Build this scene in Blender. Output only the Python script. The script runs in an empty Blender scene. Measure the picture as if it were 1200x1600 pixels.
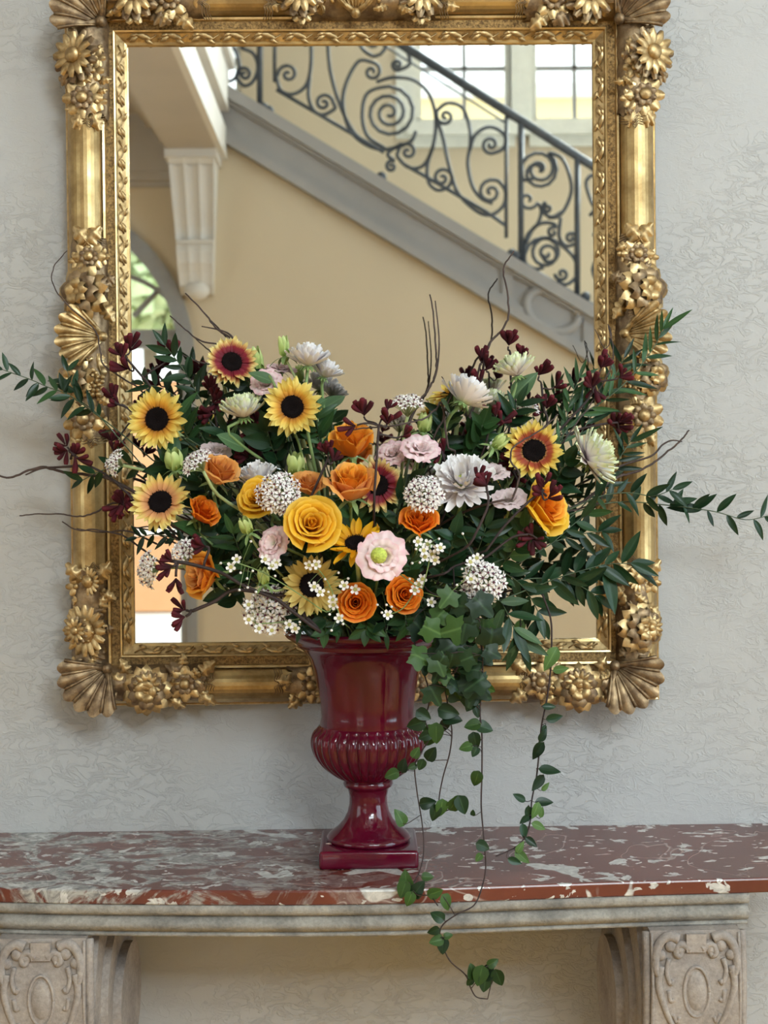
import bpy, math, random
from mathutils import Matrix, Vector
random.seed(11)
R = math.radians
sc = bpy.context.scene
col = sc.collection

# ---------------------------------------------------------------- camera
CAM = Vector((0.0, -2.4, 1.5176))
FPX = 2220.0
CROT = Matrix.Rotation(R(-0.6), 3, 'Z') @ Matrix.Rotation(R(90 - 0.77), 3, 'X') @ Matrix.Rotation(R(-0.57), 3, 'Z')
cd = bpy.data.cameras.new('camera')
cd.sensor_fit = 'VERTICAL'
cd.sensor_height = 36.0
cd.lens = 36.0 * FPX / 1600.0
cd.clip_start = 0.05
cd.clip_end = 200
cd.dof.use_dof = True
cd.dof.focus_distance = 2.12
cd.dof.aperture_fstop = 6.3
cam = bpy.data.objects.new('camera', cd)
cam.matrix_world = Matrix.Translation(CAM) @ CROT.to_4x4()
col.objects.link(cam)
sc.camera = cam

# ---------------------------------------------------------------- world, lights, exposure
world = bpy.data.worlds.new('world')
sc.world = world
world.use_nodes = True
wn = world.node_tree
bg = wn.nodes['Background']
bg.inputs['Color'].default_value = (0.86, 0.95, 1.0, 1)
bg.inputs['Strength'].default_value = 2.0
sc.view_settings.view_transform = 'Standard'
sc.view_settings.look = 'None'
sc.view_settings.gamma = 1.0
sc.view_settings.exposure = 0.70
sc.view_settings.use_curve_mapping = False
sc.cycles.max_bounces = 7
sc.cycles.diffuse_bounces = 4
sc.cycles.glossy_bounces = 4
sc.cycles.transparent_max_bounces = 8
sc.cycles.caustics_reflective = False
sc.cycles.caustics_refractive = False


def area(name, loc, target, sx, sy, power, colr):
    l = bpy.data.lights.new(name, 'AREA')
    l.shape = 'RECTANGLE'
    l.size = sx
    l.size_y = sy
    l.energy = power
    l.color = colr
    o = bpy.data.objects.new(name, l)
    o.location = loc
    d = Vector(target) - Vector(loc)
    o.rotation_euler = d.to_track_quat('-Z', 'Y').to_euler()
    col.objects.link(o)
    return o


# daylight: the stair windows seen in the mirror run on above and beside the glass; a side window lights the bluish end of the wall
area('stair_windows_upper_offscreen', (2.0, -6.9, 5.3), (2.0, 0, 5.3), 3.36, 1.2, 190, (0.82, 0.92, 1.0))
area('stair_windows_beside_offscreen', (2.75, -6.9, 4.22), (2.75, 0, 4.22), 1.86, 0.62, 150, (0.80, 0.91, 1.0))
area('side_window_right_offscreen', (4.08, -2.6, 2.3), (0, -2.6, 2.3), 2.7, 3.1, 70, (0.56, 0.76, 1.0))


# ---------------------------------------------------------------- geometry helpers
def ray(px, py):
    return (CROT @ Vector(((px - 600) / FPX, -(py - 800) / FPX, -1.0))).normalized()


def P(px, py, Y):
    d = ray(px, py)
    return CAM + d * ((Y - CAM.y) / d.y)


def PZ(px, py, Z):
    d = ray(px, py)
    return CAM + d * ((Z - CAM.z) / d.z)


YM = -0.028        # plane of the mirror glass


def V(px, py, Y):  # a thing seen in the mirror, standing at depth Y of the real room
    p = P(px, py, 2 * YM - Y)
    return Vector((p.x, Y, p.z))


def mpp(Y):        # metres per photo pixel at depth Y
    return (Y - CAM.y) / FPX


class MB:
    def __init__(s):
        s.v = []; s.f = []; s.uv = []; s.mi = []

    def add(s, vs, fs, uvs=None, mi=0, M=None):
        b = len(s.v)
        if M is not None:
            vs = [M @ Vector(p) for p in vs]
        s.v.extend([tuple(p) for p in vs])
        for f in fs:
            s.f.append(tuple(b + i for i in f))
            s.mi.append(mi)
            s.uv.append([uvs[i] for i in f] if uvs else [(0, 0)] * len(f))
        return s

    def mesh(s, name, mats, smooth=True):
        m = bpy.data.meshes.new(name)
        m.from_pydata(s.v, [], s.f)
        for k in (mats if isinstance(mats, (list, tuple)) else [mats]):
            m.materials.append(k)
        m.polygons.foreach_set('material_index', s.mi)
        m.polygons.foreach_set('use_smooth', [smooth] * len(s.f))
        ul = m.uv_layers.new(name='UVMap')
        flat = []
        for u in s.uv:
            for a in u:
                flat.extend(a)
        ul.data.foreach_set('uv', flat)
        m.update()
        return m


def g_grid(fn, nu, nv):
    vs = []; uvs = []; fs = []
    for i in range(nu + 1):
        for j in range(nv + 1):
            u = i / nu; v = j / nv
            vs.append(fn(u, v)); uvs.append((u, v))
    w = nv + 1
    for i in range(nu):
        for j in range(nv):
            fs.append((i * w + j, (i + 1) * w + j, (i + 1) * w + j + 1, i * w + j + 1))
    return vs, fs, uvs


def g_box(x0, x1, y0, y1, z0, z1):
    vs = [(x0, y0, z0), (x1, y0, z0), (x1, y1, z0), (x0, y1, z0), (x0, y0, z1), (x1, y0, z1), (x1, y1, z1), (x0, y1, z1)]
    fs = [(0, 3, 2, 1), (4, 5, 6, 7), (0, 1, 5, 4), (1, 2, 6, 5), (2, 3, 7, 6), (3, 0, 4, 7)]
    return vs, fs


def g_lathe(prof, n=40, cap=True):
    vs = []; fs = []; uvs = []
    m = len(prof)
    for k in range(n):
        a = 2 * math.pi * k / n
        for i, (r, z) in enumerate(prof):
            vs.append((r * math.cos(a), r * math.sin(a), z)); uvs.append((i / (m - 1), k / n))
    for k in range(n):
        k2 = (k + 1) % n
        for i in range(m - 1):
            fs.append((k * m + i, k2 * m + i, k2 * m + i + 1, k * m + i + 1))
    if cap:
        fs.append(tuple(k * m for k in reversed(range(n))))
        fs.append(tuple(k * m + m - 1 for k in range(n)))
    return vs, fs, uvs


def catmull(pts, n=6):
    pts = [Vector(p) for p in pts]
    if len(pts) < 3:
        return [pts[0].lerp(pts[-1], i / n) for i in range(n + 1)]
    out = []
    q = [2 * pts[0] - pts[1]] + pts + [2 * pts[-1] - pts[-2]]
    for i in range(1, len(q) - 2):
        p0, p1, p2, p3 = q[i - 1], q[i], q[i + 1], q[i + 2]
        for k in range(n):
            t = k / n
            out.append(0.5 * ((2 * p1) + (p2 - p0) * t + (2 * p0 - 5 * p1 + 4 * p2 - p3) * t * t + (3 * p1 - p0 - 3 * p2 + p3) * t ** 3))
    out.append(pts[-1])
    return out


def g_tube(pts, rad, n=6, flat=1.0):
    pts = [Vector(p) for p in pts]
    m = len(pts)
    vs = []; fs = []; uvs = []
    prev = None
    for i, p in enumerate(pts):
        t = (pts[min(i + 1, m - 1)] - pts[max(i - 1, 0)])
        if t.length < 1e-9:
            t = Vector((0, 0, 1))
        t.normalize()
        if prev is None:
            a = Vector((0, 1, 0)) if abs(t.y) < 0.9 else Vector((1, 0, 0))
            u = t.cross(a).normalized()
        else:
            u = (prev - t * prev.dot(t)).normalized()
        prev = u
        w = t.cross(u)
        r = rad(i / (m - 1)) if callable(rad) else rad
        for k in range(n):
            a = 2 * math.pi * k / n
            vs.append(p + u * (r * math.cos(a)) + w * (r * flat * math.sin(a))); uvs.append((i / (m - 1), k / n))
    for i in range(m - 1):
        for k in range(n):
            k2 = (k + 1) % n
            fs.append((i * n + k, i * n + k2, (i + 1) * n + k2, (i + 1) * n + k))
    fs.append(tuple(reversed(range(n))))
    fs.append(tuple((m - 1) * n + k for k in range(n)))
    return vs, fs, uvs


def g_ball(r, nu=6, nv=8, sz=1.0):
    prof = []
    for i in range(nu + 1):
        a = -math.pi / 2 + math.pi * i / nu
        prof.append((max(1e-5, r * math.cos(a)), r * sz * math.sin(a)))
    return g_lathe(prof, nv, cap=False)


W = {}


def frame_z(pos, z, spin=0.0):
    z = Vector(z).normalized()
    a = Vector((0, 0, 1)) if abs(z.z) < 0.95 else Vector((1, 0, 0))
    x = a.cross(z).normalized()
    y = z.cross(x)
    m = Matrix((x, y, z)).transposed().to_4x4()
    return Matrix.Translation(pos) @ m @ Matrix.Rotation(spin, 4, 'Z')


def obj(name, mesh, parent=None, M=None, mat=None, **props):
    if isinstance(mesh, MB):
        raise TypeError
    o = bpy.data.objects.new(name, mesh)
    col.objects.link(o)
    M = M if M is not None else Matrix.Identity(4)
    W[o.name] = M
    if parent is not None:
        o.parent = parent
        o.matrix_basis = W[parent.name].inverted() @ M
    else:
        o.matrix_basis = M
    if mat is not None:
        o.material_slots[0].link = 'OBJECT'
        o.material_slots[0].material = mat
    for k, v in props.items():
        o[k] = v
    return o


def thing(name, label, cat, loc, group=None):
    o = bpy.data.objects.new(name, None)
    o.empty_display_size = 0.02
    col.objects.link(o)
    M = Matrix.Translation(Vector(loc))
    o.matrix_basis = M
    W[o.name] = M
    o['label'] = label
    o['category'] = cat
    if group:
        o['group'] = group
    return o


def struct(name, mb, mats, parent=None, smooth=False):
    o = obj(name, mb.mesh(name, mats, smooth), parent)
    if parent is None:
        o['kind'] = 'structure'
    return o


# ---------------------------------------------------------------- materials
def newmat(name):
    m = bpy.data.materials.new(name)
    m.use_nodes = True
    nt = m.node_tree
    return m, nt, nt.nodes['Principled BSDF']


def N(nt, t, **kw):
    n = nt.nodes.new(t)
    for k, v in kw.items():
        setattr(n, k, v)
    return n


def ramp(nt, stops, src, interp='LINEAR'):
    r = nt.nodes.new('ShaderNodeValToRGB')
    r.color_ramp.interpolation = interp
    e = r.color_ramp.elements
    while len(e) < len(stops):
        e.new(0.5)
    for i, (p, c) in enumerate(stops):
        e[i].position = p
        e[i].color = (*c, 1) if len(c) == 3 else c
    nt.links.new(src, r.inputs[0])
    return r.outputs[0]


def noise(nt, scale, detail=4, rough=0.55, coord='Object', mscale=(1, 1, 1), dist=0.0):
    tc = N(nt, 'ShaderNodeTexCoord')
    mp = N(nt, 'ShaderNodeMapping')
    mp.inputs['Scale'].default_value = mscale
    nt.links.new(tc.outputs[coord], mp.inputs['Vector'])
    n = N(nt, 'ShaderNodeTexNoise')
    n.inputs['Scale'].default_value = scale
    n.inputs['Detail'].default_value = detail
    n.inputs['Roughness'].default_value = rough
    n.inputs['Distortion'].default_value = dist
    nt.links.new(mp.outputs[0], n.inputs['Vector'])
    return n.outputs['Fac']


def bump(nt, bs, src, strength, dist=0.002):
    b = N(nt, 'ShaderNodeBump')
    b.inputs['Strength'].default_value = strength
    b.inputs['Distance'].default_value = dist
    nt.links.new(src, b.inputs['Height'])
    nt.links.new(b.outputs[0], bs.inputs['Normal'])
    return b


def mixc(nt, fac, a, b, mode='MIX'):
    m = N(nt, 'ShaderNodeMix')
    m.data_type = 'RGBA'
    m.blend_type = mode
    for k, s in (('Factor', fac), ('A', a), ('B', b)):
        idx = {'Factor': 0, 'A': 6, 'B': 7}[k]
        if isinstance(s, (int, float)):
            m.inputs[idx].default_value = s
        elif isinstance(s, tuple):
            m.inputs[idx].default_value = (*s, 1)
        else:
            nt.links.new(s, m.inputs[idx])
    return m.outputs[2]


def simple(name, c, rough=0.5, metal=0.0, var=0.12, scale=20, bmp=0.0, bscale=60, spec=0.5, coat=0.0):
    m, nt, bs = newmat(name)
    n = noise(nt, scale)
    d = tuple(max(0, x * (1 - var)) for x in c); l = tuple(min(1, x * (1 + var)) for x in c)
    nt.links.new(ramp(nt, [(0.3, d), (0.7, l)], n), bs.inputs['Base Color'])
    bs.inputs['Roughness'].default_value = rough
    bs.inputs['Metallic'].default_value = metal
    bs.inputs['Specular IOR Level'].default_value = spec
    bs.inputs['Coat Weight'].default_value = coat
    if bmp:
        bump(nt, bs, noise(nt, bscale, 5), bmp)
    return m


def plaster(name, c, wr=0.35):
    m, nt, bs = newmat(name)
    n = noise(nt, 1.2, 3)
    nt.links.new(ramp(nt, [(0.3, tuple(x * 0.95 for x in c)), (0.7, c)], n), bs.inputs['Base Color'])
    bs.inputs['Roughness'].default_value = 0.75
    bs.inputs['Specular IOR Level'].default_value = 0.3
    # trowelled, crumpled relief
    w = noise(nt, 30.0, 5, 0.6, mscale=(1, 1, 1.7), dist=1.0)
    a = N(nt, 'ShaderNodeMath', operation='SUBTRACT'); a.inputs[1].default_value = 0.5
    nt.links.new(w, a.inputs[0])
    b = N(nt, 'ShaderNodeMath', operation='ABSOLUTE'); nt.links.new(a.outputs[0], b.inputs[0])
    r = ramp(nt, [(0.0, (1, 1, 1)), (0.05, (0, 0, 0))], b.outputs[0])
    g = noise(nt, 3.5, 2)
    r = mixc(nt, 1.0, r, ramp(nt, [(0.38, (0.15, 0.15, 0.15)), (0.58, (1, 1, 1))], g), 'MULTIPLY')
    f = noise(nt, 60, 4)
    mx = mixc(nt, 0.4, r, f)
    bump(nt, bs, mx, wr, 0.004)
    return m


def petalmat(name, stops, streak=0.25, transl=0.3, rough=0.55, nscale=26, jitter=0.08):
    m, nt, bs = newmat(name)
    uvn = N(nt, 'ShaderNodeUVMap')
    sp = N(nt, 'ShaderNodeSeparateXYZ')
    nt.links.new(uvn.outputs[0], sp.inputs[0])
    # streaks that run along the petal
    mp = N(nt, 'ShaderNodeMapping'); mp.inputs['Scale'].default_value = (1.2, nscale * 0.5, 1)
    nt.links.new(uvn.outputs[0], mp.inputs['Vector'])
    oi = N(nt, 'ShaderNodeObjectInfo')
    nz = N(nt, 'ShaderNodeTexNoise', noise_dimensions='4D')
    nz.inputs['Scale'].default_value = 1.0
    nz.inputs['Detail'].default_value = 2.0
    nt.links.new(mp.outputs[0], nz.inputs['Vector'])
    ws = N(nt, 'ShaderNodeMath', operation='MULTIPLY'); ws.inputs[1].default_value = 37.0
    nt.links.new(oi.outputs['Random'], ws.inputs[0]); nt.links.new(ws.outputs[0], nz.inputs['W'])
    sh = N(nt, 'ShaderNodeMath', operation='SUBTRACT'); sh.inputs[1].default_value = 0.5
    nt.links.new(nz.outputs['Fac'], sh.inputs[0])
    mu = N(nt, 'ShaderNodeMath', operation='MULTIPLY_ADD'); mu.inputs[1].default_value = streak * 2
    nt.links.new(sh.outputs[0], mu.inputs[0]); nt.links.new(sp.outputs[0], mu.inputs[2])
    c = ramp(nt, stops, mu.outputs[0])
    hs = N(nt, 'ShaderNodeHueSaturation')
    vv = N(nt, 'ShaderNodeMath', operation='MULTIPLY_ADD'); vv.inputs[1].default_value = 2 * jitter; vv.inputs[2].default_value = 1 - jitter
    nt.links.new(oi.outputs['Random'], vv.inputs[0]); nt.links.new(vv.outputs[0], hs.inputs['Value'])
    nt.links.new(c, hs.inputs['Color'])
    nt.links.new(hs.outputs[0], bs.inputs['Base Color'])
    bs.inputs['Roughness'].default_value = rough
    bs.inputs['Specular IOR Level'].default_value = 0.3
    if transl > 0:
        tr = N(nt, 'ShaderNodeBsdfTranslucent')
        nt.links.new(hs.outputs[0], tr.inputs['Color'])
        ms = N(nt, 'ShaderNodeMixShader'); ms.inputs[0].default_value = transl
        nt.links.new(bs.outputs[0], ms.inputs[1]); nt.links.new(tr.outputs[0], ms.inputs[2])
        nt.links.new(ms.outputs[0], nt.nodes['Material Output'].inputs[0])
    return m


def leafmat(name, c, vein, rough=0.35, transl=0.15):
    m, nt, bs = newmat(name)
    uvn = N(nt, 'ShaderNodeUVMap')
    sp = N(nt, 'ShaderNodeSeparateXYZ'); nt.links.new(uvn.outputs[0], sp.inputs[0])
    a = N(nt, 'ShaderNodeMath', operation='SUBTRACT'); a.inputs[1].default_value = 0.5
    nt.links.new(sp.outputs[1], a.inputs[0])
    b = N(nt, 'ShaderNodeMath', operation='ABSOLUTE'); nt.links.new(a.outputs[0], b.inputs[0])
    oi = N(nt, 'ShaderNodeObjectInfo')
    hs = N(nt, 'ShaderNodeHueSaturation')
    vv = N(nt, 'ShaderNodeMath', operation='MULTIPLY_ADD'); vv.inputs[1].default_value = 0.7; vv.inputs[2].default_value = 0.65
    nt.links.new(oi.outputs['Random'], vv.inputs[0]); nt.links.new(vv.outputs[0], hs.inputs['Value'])
    n = noise(nt, 40, 3)
    base = ramp(nt, [(0.3, tuple(x * 0.8 for x in c)), (0.7, c)], n)
    rr = ramp(nt, [(0.0, (1, 1, 1)), (0.05, (0, 0, 0))], b.outputs[0])
    nt.links.new(mixc(nt, rr, base, vein), hs.inputs['Color'])
    nt.links.new(hs.outputs[0], bs.inputs['Base Color'])
    bs.inputs['Roughness'].default_value = rough
    bs.inputs['Specular IOR Level'].default_value = 0.28
    if transl:
        tr = N(nt, 'ShaderNodeBsdfTranslucent'); nt.links.new(hs.outputs[0], tr.inputs['Color'])
        ms = N(nt, 'ShaderNodeMixShader'); ms.inputs[0].default_value = transl
        nt.links.new(bs.outputs[0], ms.inputs[1]); nt.links.new(tr.outputs[0], ms.inputs[2])
        nt.links.new(ms.outputs[0], nt.nodes['Material Output'].inputs[0])
    return m


def goldmat(name, hi, lo, rough, metal=0.9, bmp=0.3, bscale=90, nsc=30, t=(0.38, 0.62)):
    m, nt, bs = newmat(name)
    n = noise(nt, nsc, 6, 0.65)
    nt.links.new(ramp(nt, [(t[0], lo), (t[1], hi)], n), bs.inputs['Base Color'])
    rr = ramp(nt, [(0.3, (rough + 0.18,) * 3), (0.7, (rough,) * 3)], n)
    nt.links.new(rr, bs.inputs['Roughness'])
    bs.inputs['Metallic'].default_value = metal
    bump(nt, bs, noise(nt, bscale, 4), bmp, 0.0015)
    return m


def glassmat(name):
    m, nt, bs = newmat(name)
    t = N(nt, 'ShaderNodeBsdfTransparent'); t.inputs[0].default_value = (0.95, 0.97, 0.96, 1)
    g = N(nt, 'ShaderNodeBsdfGlossy'); g.inputs['Roughness'].default_value = 0.02
    ms = N(nt, 'ShaderNodeMixShader'); ms.inputs[0].default_value = 0.06
    nt.links.new(t.outputs[0], ms.inputs[1]); nt.links.new(g.outputs[0], ms.inputs[2])
    nt.links.new(ms.outputs[0], nt.nodes['Material Output'].inputs[0])
    nt.nodes.remove(bs)
    return m


M_wall = plaster('cream_plaster', (0.475, 0.463, 0.458), 0.52)
M_tan = plaster('tan_plaster', (0.70, 0.59, 0.425), 0.12)
M_ceil = simple('ceiling_white', (0.80, 0.78, 0.74), 0.8, var=0.03)
M_trim = simple('stair_grey_paint', (0.36, 0.345, 0.335), 0.55, var=0.05, scale=5)
M_stonew = simple('white_painted_moulding', (0.74, 0.71, 0.66), 0.6, var=0.04, scale=4)
M_soffit = simple('grey_painted_soffit', (0.50, 0.45, 0.39), 0.65, var=0.05, scale=3)
M_iron = simple('dark_wrought_iron', (0.075, 0.085, 0.10), 0.45, metal=0.3, var=0.2)
M_glass = glassmat('window_glass')
M_wframe = simple('window_frame_paint', (0.82, 0.82, 0.74), 0.5, var=0.05)
M_dframe = simple('door_frame_grey', (0.33, 0.33, 0.33), 0.5, var=0.06)


def floormat():
    m, nt, bs = newmat('oak_parquet')
    n = noise(nt, 3, 6, 0.6, mscale=(1, 9, 1))
    nt.links.new(ramp(nt, [(0.3, (0.62, 0.33, 0.06)), (0.7, (0.78, 0.44, 0.09))], n), bs.inputs['Base Color'])
    bs.inputs['Roughness'].default_value = 0.35
    return m


M_floor = floormat()
# ================================================================ SETTING
YB, YS = -5.6, -6.8       # wall under the stairs / wall of the stairwell
X0, X1, ZC = -4.0, 4.0, 6.2
XG = V(345, 235, YB).x    # edge of the gallery over the hall
ZS = 3.38


def wall_xz(mb, y, x0, x1, z0, z1, openings, th, sgn):
    """wall in the xz plane at y with rectangular openings and reveals; sgn = direction of its back"""
    xs = sorted({x0, x1} | {o[0] for o in openings} | {o[1] for o in openings})
    zs = sorted({z0, z1} | {o[2] for o in openings} | {o[3] for o in openings})
    for i in range(len(xs) - 1):
        for j in range(len(zs) - 1):
            cx, cz = (xs[i] + xs[i + 1]) / 2, (zs[j] + zs[j + 1]) / 2
            if any(o[0] < cx < o[1] and o[2] < cz < o[3] for o in openings):
                continue
            mb.add(*g_box(xs[i], xs[i + 1], min(y, y + sgn * th), max(y, y + sgn * th), zs[j], zs[j + 1]))


mb = MB(); mb.add(*g_box(X0 - .2, X1 + .2, YS - .3, 0.2, -0.1, 0)); struct('floor', mb, M_floor)
mb = MB(); mb.add(*g_box(X0 - .2, X1 + .2, YS - .3, 0.2, ZC, ZC + .1)); struct('ceiling', mb, M_ceil)
mb = MB(); mb.add(*g_box(X0, X1, 0, 0.2, 0, ZC)); struct('wall_front', mb, M_wall)
# left wall with an added window opening for daylight, right wall with the tall side window opening
mb = MB()
for b in ((YS, -4.0, 0, ZC), (-1.8, 0, 0, ZC), (-4.0, -1.8, 0, .8), (-4.0, -1.8, 3.2, ZC)):
    mb.add(*g_box(X0 - .2, X0, b[0], b[1], b[2], b[3]))
struct('wall_left', mb, M_tan)
mb = MB()
for b in ((YS, -4.0, 0, ZC), (-1.2, 0, 0, ZC), (-4.0, -1.2, 0, .7), (-4.0, -1.2, 3.9, ZC)):
    mb.add(*g_box(X1, X1 + .2, b[0], b[1], b[2], b[3]))
struct('wall_right', mb, M_tan)

# wall under the stairs, with the arched doorway
pA = V(51, 560, YB); AR = 246 * (2 * YM - YB - CAM.y) / FPX
ax, az = pA.x, pA.z
sl0, sl1 = V(345, 222, YB), V(929, 573, YB)
k = (sl1.z - sl0.z) / (sl1.x - sl0.x)
zst = lambda x: sl0.z + k * (x - sl0.x)      # underside of the stair string
mb = MB()
GWX = (-3.85, -3.01, .74, 2.96)  # added opening beside the arched doorway, cut to let daylight in
for q in ((X0, GWX[0], 0, 3.8), (GWX[1], ax - AR, 0, 3.8), (GWX[0], GWX[1], 0, GWX[2]), (GWX[0], GWX[1], GWX[3], 3.8)):
    mb.add(*g_box(q[0], q[1], YB - .25, YB, q[2], q[3]))
mb.add(*g_box(ax + AR, XG, YB - .25, YB, 0, 3.8))
n = 36
for i in range(n):
    a0, a1 = math.pi * i / n, math.pi * (i + 1) / n
    xa, xb = ax + AR * math.cos(a0), ax + AR * math.cos(a1)
    za, zb = az + AR * math.sin(a0), az + AR * math.sin(a1)
    mb.add([(xa, YB, za), (xa, YB, 3.8), (xb, YB, 3.8), (xb, YB, zb), (xa, YB - .25, za), (xb, YB - .25, zb)],
           [(0, 1, 2, 3), (0, 3, 5, 4)])
xe = min(X1, sl0.x - sl0.z / k)
mb.add([(XG, YB, 0), (xe, YB, 0), (xe, YB, zst(xe)), (XG, YB, zst(XG))], [(0, 1, 2, 3)])
mb.add([(XG, YB - .1, 0), (xe, YB - .1, 0), (xe, YB - .1, zst(xe)), (XG, YB - .1, zst(XG))], [(3, 2, 1, 0)])
struct('wall_back', mb, M_tan)

# arched door: frame, transom, tracery, glazing
door = bpy.data.objects.new('door_1', None); col.objects.link(door)
door.location = (ax, YB - .1, 0); W[door.name] = Matrix.Translation(door.location); door['kind'] = 'structure'
yd = YB - .06


def arc_ring(mb, r0, r1, y0, y1, a0=0, a1=math.pi, n=36, cx=None, cz=None):
    cx = ax if cx is None else cx; cz = az if cz is None else cz
    for i in range(n):
        q = []
        for a in (a0 + (a1 - a0) * i / n, a0 + (a1 - a0) * (i + 1) / n):
            c, s = math.cos(a), math.sin(a)
            q += [(cx + r0 * c, y1, cz + r0 * s), (cx + r1 * c, y1, cz + r1 * s), (cx + r1 * c, y0, cz + r1 * s), (cx + r0 * c, y0, cz + r0 * s)]
        mb.add(q, [(0, 1, 5, 4), (1, 2, 6, 5), (2, 3, 7, 6), (3, 0, 4, 7)])


mb = MB(); arc_ring(mb, AR - .07, AR + .02, yd - .05, yd + .09)
for s in (-1, 1):
    xs = sorted((ax + s * (AR - .07), ax + s * (AR + .02)))
    mb.add(*g_box(xs[0], xs[1], yd - .05, yd + .09, 0, az))
    xs = sorted((ax + s * (AR - .035), ax + s * (AR - .025)))
    mb.add(*g_box(xs[0], xs[1], yd + .09, yd + .10, 0, az))
obj('door_frame', mb.mesh('door_frame', M_dframe, False), door)
zt = V(250, 528, YB).z
mb = MB(); mb.add(*g_box(ax - AR, ax + AR, yd - .05, yd + .04, zt - .05, zt + .05)); obj('transom', mb.mesh('transom', M_dframe, False), door)
mb = MB(); mb.add(*g_box(ax - .04, ax + .04, yd - .04, yd + .03, 0, zt)); obj('meeting_stile', mb.mesh('meeting_stile', M_dframe, False), door)
tw = .016
for cx2, r in ((ax + AR, AR * 0.98), (ax - AR, AR * 0.98)):
    mb = MB()
    a0, a1 = (math.pi * .5, math.pi) if cx2 > ax else (0, math.pi * .5)
    arc_ring(mb, r - tw, r + tw, yd - .03, yd, a0, a1, 18, cx2, zt)
    obj('muntin', mb.mesh('muntin', M_dframe, False), door)
for s in (-1, 1):
    mb = MB()
    p, q = V(205, 492, YB), V(262, 432, YB)
    if s < 0:
        p.x, q.x = 2 * ax - p.x, 2 * ax - q.x
    for o in (p, q):
        o.y = yd - .015
    mb.add(*g_tube([p, q], tw, 4)); obj('muntin', mb.mesh('muntin', M_dframe, False), door)
    mb = MB(); arc_ring(mb, AR * .56 - tw * .8, AR * .56 + tw * .8, yd - .03, yd, 0, math.pi, 20, ax + s * AR * .45, zt - .12)
    obj('muntin', mb.mesh('muntin', M_dframe, False), door)
mb = MB(); mb.add(*g_box(ax - AR, ax + AR, yd - .022, yd - .016, 0.15, az + AR)); obj('pane', mb.mesh('pane', M_glass, False), door)

# stairwell wall with two rows of windows
wz0, wz1 = V(720, 192, YS).z, 4.55
xsw = [V(650, 150, YS).x, V(799, 150, YS).x, V(831, 150, YS).x, V(980, 150, YS).x]
wins = [(xsw[0], xsw[1], wz0, wz1), (xsw[2], xsw[3], wz0, wz1)]
xl = V(322, 100, YS).x
wins.append((xl, xl + .22, wz0 - .55, 4.6))
lit = [(1.81, 3.69, wz0, 4.55), (.31, 3.69, 4.69, 5.91)]
mb = MB(); wall_xz(mb, YS, XG - .1, X1, 0, ZC, wins + lit, .25, -1); mb.add(*g_box(X0, XG - .1, YS - .25, YS, 3.95, ZC)); mb.add(*g_box(XG - .1, XG - .005, YS, YB - .26, 0, 3.6)); struct('wall_stairwell', mb, M_tan)
for i, (a, b, z0, z1) in enumerate(wins):
    wo = bpy.data.objects.new('window_%d' % (i + 1), None); col.objects.link(wo)
    wo.location = ((a + b) / 2, YS, z0); W[wo.name] = Matrix.Translation(wo.location); wo['kind'] = 'structure'
    t = .035
    mb = MB()
    for q in ((a, a + t, z0, z1), (b - t, b, z0, z1), (a, b, z0, z0 + t), (a, b, z1 - t, z1)):
        mb.add(*g_box(q[0], q[1], YS - .12, YS - .04, q[2], q[3]))
    wf = obj('window_frame', mb.mesh('window_frame', M_wframe, False), wo)
    if i < 2:
        mb = MB(); mb.add(*g_box(a - .06, b + .06, YS - .2, YS + .07, z0 - .09, z0)); mb.add(*g_box(a - .02, b + .02, YS - .01, YS + .03, z0 - .16, z0 - .09))
        obj('window_sill', mb.mesh('window_sill', M_wframe, False), wo)
        xm = V(725, 110, YS - .08).x if i == 0 else V(897, 110, YS - .08).x
        mb = MB(); mb.add(*g_box(xm - .011, xm + .011, YS - .10, YS - .06, z0, z1)); obj('muntin', mb.mesh('muntin', M_dframe, False), wf)
        zm = V(725, 108, YS - .08).z
        mb = MB(); mb.add(*g_box(a, b, YS - .10, YS - .06, zm - .011, zm + .011)); obj('muntin', mb.mesh('muntin', M_dframe, False), wf)
        mb = MB(); q = a - .13 if i == 0 else b
        mb.add(*g_box(q, q + .13, YS - .01, YS + .02, z0 - .1, z1 + .1)); obj('window_casing', mb.mesh('window_casing', M_wframe, False), wo)
    mb = MB(); mb.add(*g_box(a, b, YS - .085, YS - .079, z0, z1)); obj('pane', mb.mesh('pane', M_glass, False), wf)
mb = MB(); mb.add(*g_box(xsw[1], xsw[2], YS - .06, YS + .02, wz0 - .09, wz1)); struct('trim_1', mb, M_wframe)

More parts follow.
